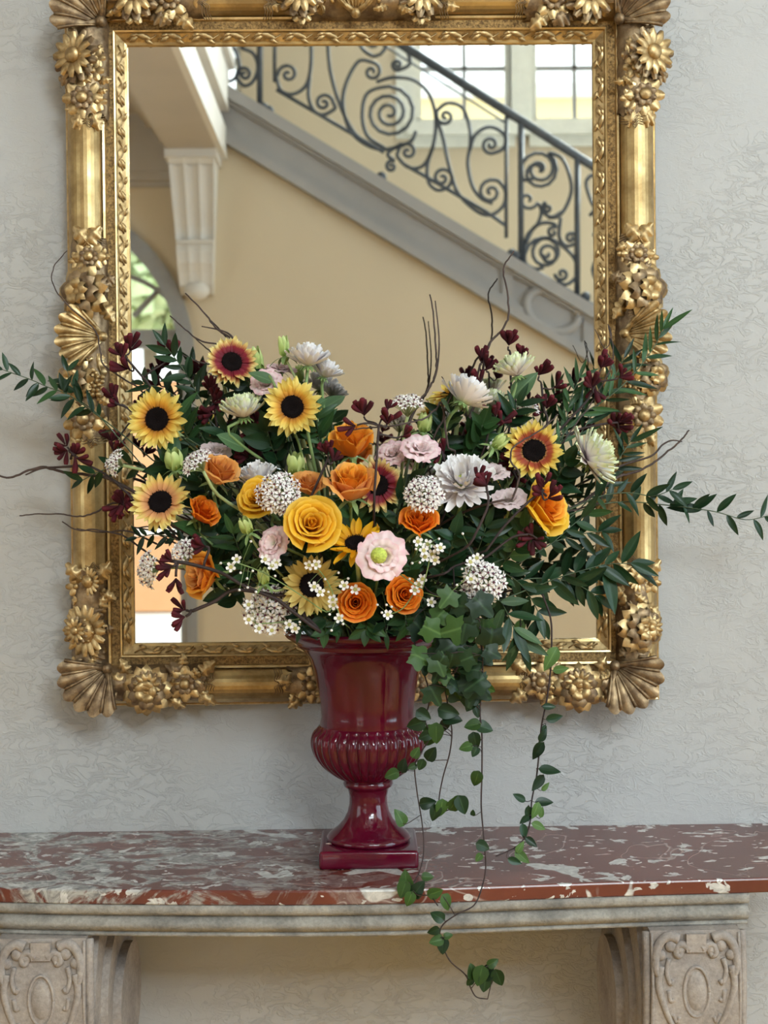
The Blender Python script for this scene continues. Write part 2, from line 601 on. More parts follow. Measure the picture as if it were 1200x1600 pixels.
# the windows that light the hall: frame and glazing bars, the added ones open to the sky only
def glazing(n, u0, u1, z0, z1, at, axis, inward, cols, rows):
    t = .04
    bars = [(u0, u0 + t, z0, z1), (u1 - t, u1, z0, z1), (u0, u1, z0, z0 + t), (u0, u1, z1 - t, z1)]
    bx_ = (lambda q: g_box(q[0], q[1], min(at, at + inward * .05), max(at, at + inward * .05), q[2], q[3])) if axis == 'x' else (lambda q: g_box(min(at, at + inward * .05), max(at, at + inward * .05), q[0], q[1], q[2], q[3]))
    mb = MB()
    for q in bars:
        mb.add(*bx_(q))
    f = struct('window_%d' % n, mb, M_wframe)
    mb = MB(); a_, b_ = at + inward * .018, at + inward * .024
    mb.add(*(g_box(u0, u1, min(a_, b_), max(a_, b_), z0, z1) if axis == 'x' else g_box(min(a_, b_), max(a_, b_), u0, u1, z0, z1))); obj('pane', mb.mesh('pane', M_glass, False), f)
    for c in range(1, cols):
        u = u0 + (u1 - u0) * c / cols
        mb = MB(); mb.add(*bx_((u - .014, u + .014, z0, z1))); obj('muntin', mb.mesh('muntin', M_wframe, False), f)
    for r_ in range(1, rows):
        z = z0 + (z1 - z0) * r_ / rows
        mb = MB(); mb.add(*bx_((u0, u1, z - .014, z + .014))); obj('muntin', mb.mesh('muntin', M_wframe, False), f)


glazing(4, 1.81, 3.69, wz0, 4.55, YS - .07, 'x', 1, 4, 2)
glazing(5, .31, 3.69, 4.69, 5.91, YS - .07, 'x', 1, 8, 2)
glazing(6, GWX[0], GWX[1], GWX[2], GWX[3], YB - .09, 'x', 1, 2, 4)  # added window, unseen, put in for daylight from the garden side
glazing(7, -4.0, -1.2, .7, 3.9, X1 + .05, 'y', -1, 4, 5)
glazing(8, -4.0, -1.8, .8, 3.2, X0 - .05, 'y', 1, 3, 4)  # unseen added window, lets sky light in under the gallery

# gallery over the left half of the hall: beam, soffit, fascia mouldings
mb = MB()
mb.add(*g_box(XG - .27, XG, YB, 0, ZS, 3.95)); struct('trim_2', mb, M_soffit)
mb = MB(); mb.add(*g_box(X0, XG - .27, YS, 0, 3.62, 3.95)); struct('ceiling_gallery', mb, M_soffit)
mb = MB()
zf = [(ZS + .02, .0), (ZS + .02, .025), (ZS + .17, .03), (ZS + .19, .0)]
for (z0, z1, d) in ((ZS + .0, ZS + .17, .035), (ZS + .26, ZS + .50, .05), (ZS + .50, ZS + .57, .085)):
    mb.add(*g_box(XG, XG + d, YB, 0, z0, z1))
struct('trim_3', mb, M_stonew)
mb = MB(); mb.add(*g_box(XG - .33, XG - .27, YB, 0, ZS + .08, 3.62)); mb.add(*g_box(XG - .40, XG - .33, YB, 0, ZS + .16, 3.62)); struct('trim_4', mb, M_soffit)
zc = V(240, 285, YB).z
mb = MB()
for (z0, z1, d) in ((zc - .03, zc, .03), (zc, zc + .05, .06), (zc + .05, 3.62, .075)):
    mb.add(*g_box(X0, XG - .05, YB, YB + d, z0, z1))
struct('trim_5', mb, M_soffit)

# corbel that carries the beam
cb = thing('wall_corbel', 'pale fluted plaster corbel under the gallery beam, beside the stair', 'corbel', (V(306, 470, YB).x, YB, V(306, 470, YB).z))
xc = V(307, 300, YB).x; zt0, zb0 = ZS, V(306, 462, YB).z
mb = MB()
H = zt0 - zb0
prof = [(0, .24), (.06, .25), (.10, .23), (.18, .21), (.35, .17), (.52, .12), (.62, .105), (.70, .12), (.78, .115), (.85, .09), (.93, .07), (1.0, .03)]
for j in range(len(prof) - 1):
    (s0, d0), (s1, d1) = prof[j], prof[j + 1]
    for q in range(12):
        u0, u1 = q / 12, (q + 1) / 12
        hw0, hw1 = .125 - .035 * s0, .125 - .035 * s1
        def fl(u, d):
            return d - .018 * abs(math.sin(u * math.pi * 3)) * (1 if .06 < s0 < .62 else .3)
        mb.add([(xc - hw0 + 2 * hw0 * u0, YB + fl(u0, d0), zt0 - H * s0), (xc - hw0 + 2 * hw0 * u1, YB + fl(u1, d0), zt0 - H * s0),
                (xc - hw1 + 2 * hw1 * u1, YB + fl(u1, d1), zt0 - H * s1), (xc - hw1 + 2 * hw1 * u0, YB + fl(u0, d1), zt0 - H * s1)], [(0, 1, 2, 3)])
    for s in (-1, 1):
        mb.add([(xc + s * (.125 - .035 * s0), YB, zt0 - H * s0), (xc + s * (.125 - .035 * s0), YB + d0, zt0 - H * s0),
                (xc + s * (.125 - .035 * s1), YB + d1, zt0 - H * s1), (xc + s * (.125 - .035 * s1), YB, zt0 - H * s1)], [(0, 1, 2, 3)])
obj('bracket', mb.mesh('corbel_bracket', M_stonew, True), cb)
mb = MB(); mb.add(*g_box(xc - .14, xc + .14, YB, YB + .27, zt0 - .045, zt0)); obj('abacus', mb.mesh('corbel_abacus', M_stonew, False), cb)
mb = MB(); mb.add(*g_box(xc - .10, xc + .10, YB, YB + .125, zb0 + H * .36, zb0 + H * .385)); obj('band', mb.mesh('corbel_band', M_stonew, False), cb)
mb = MB(); mb.add(*g_ball(.06, 8, 12), M=Matrix.Translation((xc, YB + .05, zb0 + .02)) @ Matrix.Diagonal((1.2, .8, .9, 1))); obj('pendant', mb.mesh('corbel_pendant', M_stonew), cb)

# ---- stairs: string with mouldings, steps behind, iron balustrade
ln = lambda off: (lambda x: zst(x) + off)
sth = V(345, 130, YB).z - V(345, 222, YB).z
dirv = Vector((1, 0, k)).normalized(); xr = min(xe, sl1.x + .95)


def slope_bar(mb, x0, x1, o0, o1, y0, y1):
    vs = []
    for x in (x0, x1):
        for (o, y) in ((o0, y1), (o1, y1), (o1, y0), (o0, y0)):
            vs.append((x, y, zst(x) + o))
    mb.add(vs, [(0, 4, 5, 1), (1, 5, 6, 2), (2, 6, 7, 3), (3, 7, 4, 0), (0, 1, 2, 3), (7, 6, 5, 4)])


st = thing('staircase', 'straight stair flight with grey panelled string climbing to the gallery', 'staircase', (XG, YB, 0))
mb = MB(); slope_bar(mb, XG, xr, 0, sth, YB - .1, YB + .03); obj('string_board', mb.mesh('string_board', M_trim, False), st)
mb = MB(); slope_bar(mb, XG, xr, sth - .075, sth, YB - .14, YB + .085); slope_bar(mb, XG, xr, sth - .10, sth - .075, YB - .14, YB + .055)
obj('string_cap', mb.mesh('string_cap', M_trim, False), st)
mb = MB(); slope_bar(mb, XG, xr, 0, .05, YB - .1, YB + .07); slope_bar(mb, XG, xr, .05, .085, YB - .1, YB + .05)
obj('string_moulding', mb.mesh('string_moulding', M_trim, False), st)
pc = V(862, 486, YB)
for x0_, x1_ in ((pc.x - .28, pc.x - .22), (pc.x + .17, pc.x + .23)):
    mb = MB(); slope_bar(mb, x0_, x1_, .06, sth - .08, YB, YB + .045); obj('panel_stile', mb.mesh('panel_stile', M_trim, False), st)
mb = MB(); ringp = [pc + Vector((.145 * math.cos(a * math.pi / 16), .035, .115 * math.sin(a * math.pi / 16) + k * .145 * math.cos(a * math.pi / 16) * .35)) for a in range(33)]
mb.add(*g_tube(ringp, .026, 8)); obj('roundel', mb.mesh('roundel', M_trim), st)
mb = MB()
ns = 13
for i in range(ns):
    xa = XG + (xr - XG) * i / ns; xb = XG + (xr - XG) * (i + 1) / ns
    mb.add(*g_box(xa, xb, YS + .03, YB - .11, zst(xb) - .1, zst(xa) + sth - .12))
obj('steps', mb.mesh('stair_steps', M_stonew, False), st)

ba = thing('stair_balustrade', 'dark wrought iron stair balustrade with large spiral scrolls', 'balustrade', (XG, YB - .06, zst(XG) + sth))
YR = YB - .03


def iron(pts, r=.0105, name='scroll', n=6, flat=1.0):
    mb = MB(); mb.add(*g_tube(pts, r, n, flat)); return obj(name, mb.mesh(name, M_iron), ba)


def vp(pts):
    return [V(x, y, YR) for x, y in pts]


def spiral(cx, cy, r, turns, a_end, cw, tail=()):
    """scroll wound from its eye to radius r at angle a_end (degrees, image axes), then along the tail"""
    pts = []
    m = int(14 * turns)
    for i in range(m + 1):
        t = i / m
        a = R(a_end) + (1 - t) * turns * 2 * math.pi * (-1 if cw else 1)
        rr = r * (0.10 + 0.90 * t ** 1.05)
        pts.append((cx + rr * math.cos(a), cy + rr * math.sin(a)))
    sp = vp(pts)
    if tail:
        last = pts[-1]
        tl = catmull([Vector((*pts[-2], 0)), Vector((*last, 0))] + [Vector((*q, 0)) for q in tail], 7)[8:]
        sp += vp([(q.x, q.y) for q in tl])
    iron(sp)


hr = lambda x: 75 + (x - 636) * (262 - 75) / (930 - 636)
iron(vp([(250, hr(250)), (1172, hr(1172))]), .026, 'handrail', 8, .7)
iron(vp([(250, hr(250) + 19), (792, hr(792) + 19)]), .006, 'under_rail')
sb = lambda x: 136 + (x - 347) * (478 - 136) / (929 - 347)
iron(vp([(347, sb(347)), (1172, sb(1172))]), .012, 'bottom_rail')
iron(vp([(432, 140), (600, 238)]), .011, 'lower_rail'); iron(vp([(632, 257), (690, 290), (760, 331), (790, 352)]), .011, 'lower_rail')
for x in (406, 814, 902, 990, 1078, 1166):
    iron(vp([(x, hr(x) - 4), (x, sb(x))]), .017, 'post', 6)
for x, y0 in ((429, 128), (791, 372)):
    iron(vp([(x, hr(x) + 8), (x, y0)]), .0105, 'bar')
# collars at the feet
for x in (412, 420, 596, 800, 806, 915):
    mb = MB(); mb.add(*g_ball(.03, 5, 8), M=Matrix.Translation(V(x, sb(x) - 6, YR))); obj('collar', mb.mesh('collar', M_iron), ba)
spiral(608, 176, 41, 2.6, 270, False, [(575, 145), (566, 178), (574, 212), (602, 232)])
spiral(581, 112, 15, 1.4, 270, False, [(560, 96), (541, 130), (536, 165), (548, 205), (576, 228), (604, 233), (640, 222), (650, 205)])
spiral(637, 237, 15, 1.4, 180, False, [(622, 246), (640, 262), (662, 258), (676, 230), (681, 190), (672, 150), (648, 126), (615, 121), (588, 128)])
spiral(612, 260, 10, 1.3, 300, True, [(606, 240), (628, 224)])
spiral(691, 278, 16, 1.4, 0, True, [(700, 292), (684, 297), (670, 285), (668, 258), (678, 225)])
spiral(696, 182, 14, 1.4, 200, True, [(684, 172), (700, 161), (722, 168), (733, 195), (735, 225), (731, 255), (738, 290), (752, 310), (770, 318)])
spiral(767, 300, 20, 1.5, 290, True, [(781, 285), (790, 300), (786, 322), (765, 336), (742, 328), (715, 300), (702, 260), (692, 215), (682, 185)])
spiral(767, 226, 14, 1.4, 90, False, [(786, 232), (790, 215), (778, 202), (760, 199), (742, 212), (734, 235)])
spiral(843, 264, 28, 1.7, 200, False, [(818, 280), (836, 278), (866, 300), (868, 262), (850, 234), (826, 238), (816, 258)][:2])
spiral(840, 268, 34, 1.2, 300, False, [(880, 250), (893, 290), (886, 320), (872, 338), (856, 340)])
spiral(825, 312, 16, 1.1, 20, False, [(846, 330), (840, 350), (824, 368), (819, 395)])
spiral(856, 325, 8, 1.2, 250, True, [(850, 318), (848, 330), (862, 339), (880, 330)])
spiral(854, 396, 25, 1.8, 270, True, [(876, 382), (898, 405), (901, 430), (886, 444), (870, 440)])
spiral(854, 398, 34, 1.0, 180, False, [(822, 412), (836, 420), (850, 418)])
spiral(878, 428, 11, 1.3, 180, True, [(868, 432)])
spiral(892, 372, 10, 1.3, 20, True, [(900, 380), (885, 384), (874, 370), (876, 340)])
spiral(864, 363, 9, 1.1, 300, True, [(866, 350), (850, 348), (834, 356), (822, 380)])
spiral(450, 116, 16, 1.4, 180, False, [(432, 122), (440, 142), (458, 147), (477, 135), (485, 110), (486, 70), (480, 30)])
spiral(506, 161, 15, 1.4, 0, True, [(523, 170), (505, 179), (490, 172), (482, 150), (484, 120)])
spiral(540, 30, 26, 1.3, 180, True, [(512, 60), (516, 110), (530, 160), (552, 205), (580, 230)])
spiral(356, 99, 15, 1.5, 180, False, [(338, 104), (350, 122), (362, 126), (374, 110), (370, 84), (360, 68)])
spiral(382, 116, 12, 1.4, 180, False, [(370, 122), (382, 134), (396, 126), (403, 105), (396, 84), (376, 74)])
spiral(585, 66, 22, 1.3, 90, True, [(570, 80), (560, 66)])
spiral(621, 101, 9, 1.3, 90, False, [(640, 100), (636, 76), (622, 84), (605, 118)][:2])
spiral(930, 262, 14, 1.3, 120, True, [(916, 286), (922, 310), (932, 330)])
for x in (946, 1034, 1122):
    y = (hr(x) + sb(x)) / 2
    spiral(x, y - 34, 26, 1.7, 200, False); spiral(x, y + 40, 26, 1.8, 20, False, [(x + 30, y + 10), (x + 8, y - 6), (x - 20, y - 14)])

# ---- beyond the glazing
M_pav = simple('pale_paving', (0.80, 0.78, 0.74), 0.8, var=0.06, scale=2)
M_terra = simple('terracotta_render', (0.70, 0.36, 0.17), 0.8, var=0.12, scale=1)
M_yel = simple('yellow_render', (0.80, 0.66, 0.36), 0.8, var=0.05, scale=1)
mb = MB(); mb.add(*g_box(-14, 14, -40, YS - .35, -.12, -.02)); o = obj('ground_terrace', mb.mesh('ground_terrace', M_pav, False)); o['kind'] = 'structure'
gw = thing('garden_wall', 'terracotta garden wall seen through the arched glass door', 'wall', (-6.5, -16.2, 0))
mb = MB(); mb.add(*g_box(-12, -1, -16.6, -16.2, 0, 3.0)); obj('wall_body', mb.mesh('garden_wall_body', M_terra, False), gw)
mb = MB(); mb.add(*g_box(-12, -1, -16.7, -16.1, 3.0, 3.12)); mb.add(*g_box(-12, -1, -16.2, -16.12, 1.0, 1.08)); obj('coping', mb.mesh('garden_wall_coping', M_pav, False), gw)
nb = thing('neighbouring_house', 'pale yellow house front across the way, seen through the stair windows', 'house', (2.5, -25, 0))
zn = V(720, 155, -25).z
mb = MB(); mb.add(*g_box(-1, 12, -26, -25, 0, zn)); obj('facade', mb.mesh('house_facade', M_yel, False), nb)
mb = MB(); mb.add(*g_box(-1.2, 12.2, -26.2, -24.8, zn, zn + .25)); obj('eaves', mb.mesh('house_eaves', M_pav, False), nb)
tx = V(232, 440, -18.4).x; tz = V(232, 425, -18.4).z
tr = thing('garden_tree', 'light green garden tree behind the terracotta wall', 'tree', (tx, -18.4, 0))
M_tl = simple('light_foliage', (0.62, 0.72, 0.42), 0.8, var=0.2, scale=3)
mb = MB(); mb.add(*g_tube([(tx, -18.4, 0), (tx + .05, -18.4, 2.6), (tx, -18.4, tz - .8)], lambda t: .16 - .06 * t, 8)); obj('trunk', mb.mesh('tree_trunk', simple('bark', (.2, .15, .1), .9)), tr)
rr = random.Random(3)
mb = MB()
for i in range(900):
    p = Vector((rr.gauss(0, 1), rr.gauss(0, 1), rr.gauss(0, 1))).normalized() * (1.9 * rr.random() ** .4)
    p = Vector((p.x * .8 + tx, p.y * .7 - 18.4, p.z * .5 + tz))
    q = frame_z(p, (rr.gauss(0, 1), rr.gauss(0, 1), rr.gauss(0, 1) + .2), rr.random() * 6)
    mb.add([(-.1, -.17, 0), (.1, -.17, 0.03), (.12, .16, 0), (-.1, .17, .04)], [(0, 1, 2, 3)], M=q)
obj('crown', mb.mesh('tree_crown', M_tl, False), tr, kind='stuff')
# ================================================================ GILT MIRROR
M_gold = goldmat('burnished_gold', (0.60, 0.43, 0.20), (0.33, 0.215, 0.09), 0.33, 0.92, 0.15, 60, 14)
M_sand = goldmat('sanded_gold', (0.42, 0.26, 0.10), (0.13, 0.075, 0.03), 0.50, 0.7, 1.0, 420, 260)
M_carve = goldmat('carved_gold', (0.68, 0.49, 0.25), (0.27, 0.17, 0.07), 0.36, 0.88, 0.3, 130, 40, (0.36, 0.64))
M_carve2 = goldmat('worn_bronze_gold', (0.38, 0.265, 0.15), (0.15, 0.095, 0.055), 0.42, 0.8, 0.35, 130, 40)
M_line = goldmat('bright_gilt_line', (0.80, 0.60, 0.32), (0.50, 0.34, 0.15), 0.28, 0.9, 0.1, 80, 30)


def mirror_glass():
    m, nt, bs = newmat('mirror_silver')
    bs.inputs['Base Color'].default_value = (0.90, 0.89, 0.86, 1)
    bs.inputs['Metallic'].default_value = 1.0
    bs.inputs['Roughness'].default_value = 0.0
    return m


gl = (P(199, 73, YM).x + P(211, 1005, YM).x) / 2
gr = (P(927, 67, YM).x + P(931, 998, YM).x) / 2
gt = (P(199, 73, YM).z + P(927, 67, YM).z) / 2
gb = (P(211, 1005, YM).z + P(931, 998, YM).z) / 2
mir = thing('wall_mirror', 'large rectangular mirror in a carved gilt frame hung above the marble console', 'mirror', ((gl + gr) / 2, 0, gb - .1))
mb = MB(); mb.add(*g_box(gl - .012, gr + .012, YM, YM + .006, gb - .012, gt + .012)); obj('mirror_glass', mb.mesh('mirror_glass', mirror_glass(), False), mir)
mb = MB(); mb.add(*g_box(gl - .05, gr + .05, YM + .007, -.001, gb - .05, gt + .05)); obj('backing_board', mb.mesh('backing_board', simple('old_pine', (.3, .2, .12), .8), False), mir)
TW0, TW1 = .041, .099     # tube of the moulding, measured outwards from the glass
# (s outward, depth from the wall, material of the strip that follows)
PROF = [(-.001, .0285, 0), (0, .034, 0), (.004, .035, 3), (.0165, .042, 2), (.018, .046, 2), (.0205, .047, 2), (.022, .043, 1), (.0345, .045, 2), (.036, .050, 2), (.0395, .051, 2), (.041, .046, 0)]
for i in range(1, 15):
    a = math.pi * i / 15
    PROF.append((TW0 + (TW1 - TW0) * (1 - math.cos(a)) / 2, .045 - .012 * i / 15 + .032 * math.sin(a), 0))
PROF += [(.0995, .03, 2), (.102, .031, 2), (.104, .028, 0), (.104, .001, 0)]
cor = lambda s: [(gl - s, gb - s), (gr + s, gb - s), (gr + s, gt + s), (gl - s, gt + s)]
for a, b in ((0, 1), (1, 2), (2, 3), (3, 0)):
    mb = MB(); NL = 24
    for i in range(len(PROF) - 1):
        s0, d0, mi = PROF[i]; s1, d1, _ = PROF[i + 1]
        A0, B0, A1, B1 = cor(s0)[a], cor(s0)[b], cor(s1)[a], cor(s1)[b]
        for q in range(NL):
            t0, t1 = q / NL, (q + 1) / NL
            L = lambda A, B, t, d: (A[0] + (B[0] - A[0]) * t, -d, A[1] + (B[1] - A[1]) * t)
            mb.add([L(A0, B0, t0, d0), L(A0, B0, t1, d0), L(A1, B1, t1, d1), L(A1, B1, t0, d1)], [(0, 1, 2, 3)], mi=mi)
    obj('frame_rail', mb.mesh('frame_rail', [M_gold, M_sand, M_line, M_carve], True), mir)


# ---- carved ornaments, built flat: x right, y up, z towards the room
def g_opetal(L, Wd, cup=.3, lift=.35, tip=.25, nu=5, nv=4, notch=0.0):
    def fn(u, v):
        s = 2 * v - 1
        w = Wd * .5 * (math.sin(math.pi * min(1, u * (1 - tip) + .12)) ** .7)
        x = L * u * (1 - notch * (1 - abs(s)) * u ** 4)
        return (x, s * w, L * (lift * u * (1.25 - u * .9)) - cup * Wd * s * s * u * .5 + .002)
    return g_grid(fn, nu, nv)


def m_rosette(layers, cr, cz, seeds=0, notch=0.0, mi0=0):
    mb = MB()
    for li, (n, r0, L, Wd, lift, cup, z, mi) in enumerate(layers):
        for i in range(n):
            a = 2 * math.pi * (i + .5 * (li % 2)) / n
            mb.add(*g_opetal(L, Wd, cup, lift, notch=notch), mi=mi, M=Matrix.Rotation(a, 4, 'Z') @ Matrix.Translation((r0, 0, z)))
    if seeds:
        for i in range(seeds):
            r = cr * .92 * math.sqrt((i + .5) / seeds); a = i * 2.39996
            mb.add(*g_ball(cr * 1.1 / math.sqrt(seeds), 4, 6), mi=0, M=Matrix.Translation((r * math.cos(a), r * math.sin(a), cz * (1 - .3 * (r / cr) ** 2))))
    mb.add(*g_ball(cr, 6, 12, .5), M=Matrix.Translation((0, 0, cz * .75)))
    mb.add(*g_ball(layers[0][1] + layers[0][2] * .45, 5, 12, .3), M=Matrix.Translation((0, 0, .001)), mi=layers[0][7])
    return mb


def m_acanthus(L=.05, Wd=.026):
    mb = MB()
    def fn(u, v):
        s = 2 * v - 1
        lob = .62 + .38 * abs(math.sin(u * math.pi * 3.5))
        w = Wd * (math.sin(math.pi * (u * .86 + .1)) ** .7) * lob * .6
        return (L * u, s * w, .010 * math.sin(u * 2.6) + .005 * (1 - abs(s)) - .004 * s * s + .003 * abs(math.sin(u * math.pi * 3.5)) * abs(s))
    mb.add(*g_grid(fn, 14, 6))
    mb.add(*g_tube([(0, 0, .004), (L * .4, 0, .013), (L * .8, 0, .012), (L, 0, .006)], lambda t: .0022 * (1.2 - t), 5))
    return mb


def m_shell(L=.085, span=100, ribs=6, rim=True):
    mb = MB()
    def fn(u, v):
        a = R(span) * (v - .5)
        rip = abs(math.sin(v * math.pi * ribs))
        sc_ = 1 - .10 * (1 - rip) * u
        rr_ = L * (.10 + .90 * u) * sc_ * (1 - .10 * (2 * v - 1) ** 2)
        z = .008 + .022 * math.sin(u * 2.2) + .007 * rip * u + .006 * u ** 6
        return (rr_ * math.cos(a), rr_ * math.sin(a), z)
    mb.add(*g_grid(fn, 12, ribs * 8))
    for i in range(ribs + 1):
        a = R(span) * (i / ribs - .5)
        pts = []
        for j in range(7):
            u = j / 6; x, y, z = fn(u, i / ribs); pts.append((x, y, z + .0015))
        mb.add(*g_tube(pts, lambda t: .0016 + .0022 * t, 6))
        x, y, z = pts[-1]
    for s in (-1, 1):
        mb.add(*g_tube([(L * .1, s * L * .05, .012), (L * .25, s * L * .28, .018), (L * .42, s * L * .42, .016), (L * .34, s * L * .52, .016), (L * .24, s * L * .45, .02)], lambda t: .006 - .003 * t, 8))
    mb.add(*g_ball(L * .11, 6, 10), M=Matrix.Translation((L * .05, 0, .012)))
    return mb


def m_grapes():
    mb = MB(); rg = random.Random(5)
    for i in range(34):
        r = .022 * math.sqrt((i + .5) / 34); a = i * 2.4
        mb.add(*g_ball(.0048, 5, 7), M=Matrix.Translation((r * math.cos(a) * 1.1, r * math.sin(a), .016 - 9 * r * r)))
    return mb


ORN = {}
ORN['daisy'] = m_rosette([(13, .010, .022, .011, .12, .5, .006, 1), (12, .007, .020, .010, .45, .6, .010, 0)], .010, .018, 0).mesh('orn_daisy', [M_carve, M_carve2])
ORN['sun'] = m_rosette([(16, .014, .018, .009, .2, .5, .006, 0)], .0155, .012, 36).mesh('orn_sun', [M_carve, M_carve2])
ORN['peony'] = m_rosette([(7, .006, .028, .026, .25, .5, .004, 0), (6, .004, .022, .022, .6, .6, .009, 1), (5, .002, .014, .015, .9, .6, .014, 0)], .006, .020, 0, .15).mesh('orn_peony', [M_carve, M_carve2])
ORN['cup'] = m_rosette([(8, .008, .020, .016, .15, .5, .003, 0), (8, .006, .010, .010, .5, .5, .008, 1)], .0085, .016, 0).mesh('orn_cup', [M_carve, M_carve2])
ORN['little'] = m_rosette([(6, .004, .0105, .009, .25, .5, .003, 0)], .004, .008, 0).mesh('orn_little', [M_carve, M_carve2])
ORN['leaf'] = m_acanthus().mesh('orn_leaf', [M_carve])
ORN['leaf2'] = m_acanthus(.042, .034).mesh('orn_leaf2', [M_carve2])
ORN['shell'] = m_shell().mesh('orn_shell', [M_carve])
ORN['cshell'] = m_shell(.098, 112, 6).mesh('orn_cshell', [M_carve2])
ORN['grape'] = m_grapes().mesh('orn_grape', [M_carve])
ONAME = dict(daisy='carved_daisy', sun='carved_sunflower', peony='carved_peony', cup='carved_rosette', little='carved_floret', leaf='carved_leaf', leaf2='carved_leaf', shell='carved_shell', cshell='corner_shell', grape='carved_grapes')


def orn(kind, px, py, ang=0, s=1.0, d=.062, tilt=(0, 0)):
    p = P(px, py, -d)
    M = Matrix.Translation(p) @ Matrix.Rotation(R(90), 4, 'X') @ Matrix.Rotation(R(tilt[0]), 4, 'Y') @ Matrix.Rotation(R(tilt[1]), 4, 'X') @ Matrix.Rotation(R(ang), 4, 'Z') @ Matrix.Diagonal((s * 1.18, s * 1.18, s * 1.25, 1))
    return obj(ONAME[kind], ORN[kind], mir, M)


# ang: 0 points right, 90 up
for side in (0, 1):
    f = (lambda x: x) if side == 0 else (lambda x: 1134 - x)      # the right rail mirrors the left one
    g = (lambda a: a) if side == 0 else (lambda a: 180 - a)
    tl = (-25, 0) if side == 0 else (25, 0)
    OL = [('daisy', 124, 90, 10, 1.15, .072), ('little', 150, 92, 0, 1.0, .066), ('little', 146, 112, 0, 1.1, .068), ('leaf2', 150, 62, 120, .8, .058), ('leaf', 140, 60, 90, .8, .06),
          ('leaf', 160, 72, 200, .7, .06), ('leaf2', 152, 128, 250, .8, .06), ('cup', 130, 155, 0, 1.0, .068), ('little', 152, 160, 0, 1.0, .066), ('leaf', 135, 168, 240, .7, .062),
          ('leaf', 142, 166, 290, .75, .062), ('leaf2', 120, 132, 160, .6, .06), ('leaf', 128, 172, 265, .6, .063),
          ('leaf', 148, 392, 130, .85, .066), ('leaf', 128, 392, 50, .85, .066), ('cup', 140, 402, 0, .82, .07), ('little', 122, 408, 0, .9, .066), ('little', 158, 402, 0, .9, .066),
          ('leaf', 140, 425, 200, .6, .064), ('leaf2', 150, 430, 300, .7, .06), ('peony', 133, 458, 20, 1.18, .074), ('leaf', 158, 470, 300, .7, .062), ('leaf2', 160, 445, 30, .5, .06),
          ('leaf', 120, 490, 250, .6, .062), ('leaf', 150, 495, 235, .8, .06), ('leaf', 138, 500, 205, .6, .06), ('shell', 166, 527, 180, .78, .062),
          ('leaf', 150, 560, 115, .6, .062), ('leaf2', 130, 568, 70, .6, .062), ('peony', 120, 592, 60, .9, .070), ('grape', 143, 600, 0, .85, .066), ('leaf', 160, 590, 100, .7, .06),
          ('leaf', 155, 622, 240, .7, .062), ('leaf2', 130, 625, 260, .6, .062), ('cup', 132, 655, 20, 1.05, .068), ('leaf', 150, 650, 320, .6, .062), ('leaf', 150, 668, 260, .6, .063),
          ('leaf', 125, 674, 250, .55, .064), ('leaf2', 140, 672, 285, .55, .064),
          ('leaf', 132, 912, 130, .75, .066), ('leaf', 150, 912, 55, .75, .066), ('sun', 140, 908, 0, .62, .07), ('little', 120, 916, 0, 1.0, .064), ('leaf', 155, 922, 330, .55, .062),
          ('leaf2', 145, 940, 280, .7, .06), ('leaf', 125, 945, 240, .6, .062), ('sun', 138, 985, 0, 1.12, .070), ('daisy', 122, 985, 30, .62, .080), ('leaf2', 155, 1010, 250, .7, .06), ('leaf', 135, 1018, 280, .65, .064),
          ('leaf', 158, 960, 80, .6, .06), ('leaf', 122, 1024, 250, .6, .062), ('leaf2', 160, 985, 10, .4, .06)]
    for (kd, x, y, a, s, d) in OL:
        dy = 0 if side == 0 else -5
        if side == 1 and kd == 'sun' and y > 950:
            kd = 'peony'
        orn(kd, f(x) + (2 if side else 0), y + dy, g(a), s, d, tl if kd in ('daisy', 'peony', 'sun') else (0, 0))
# carved ground behind each cluster of ornaments
def ground(px, py, half, vertical):
    p = P(px, py, -.05)
    mb = MB()
    def fn(u, v):
        a = math.pi * (.04 + .92 * v)
        e = 1.05 + .02 * math.sin(u * 40 + 3 * math.sin(v * 9)) + .02 * math.sin(v * 23 + u * 17)
        w = (TW1 - TW0) / 2 * 1.03
        t = (2 * u - 1) * half * (1 - .12 * math.sin(v * 14) ** 2)
        c, d = -math.cos(a) * w * e, .040 + .034 * math.sin(a) * e
        return (p.x + c, -d, p.z + t) if vertical else (p.x + t, -d, p.z + c)
    mb.add(*g_grid(fn, 40, 14))
    obj('carved_ground', mb.mesh('carved_ground', M_carve2), mir)


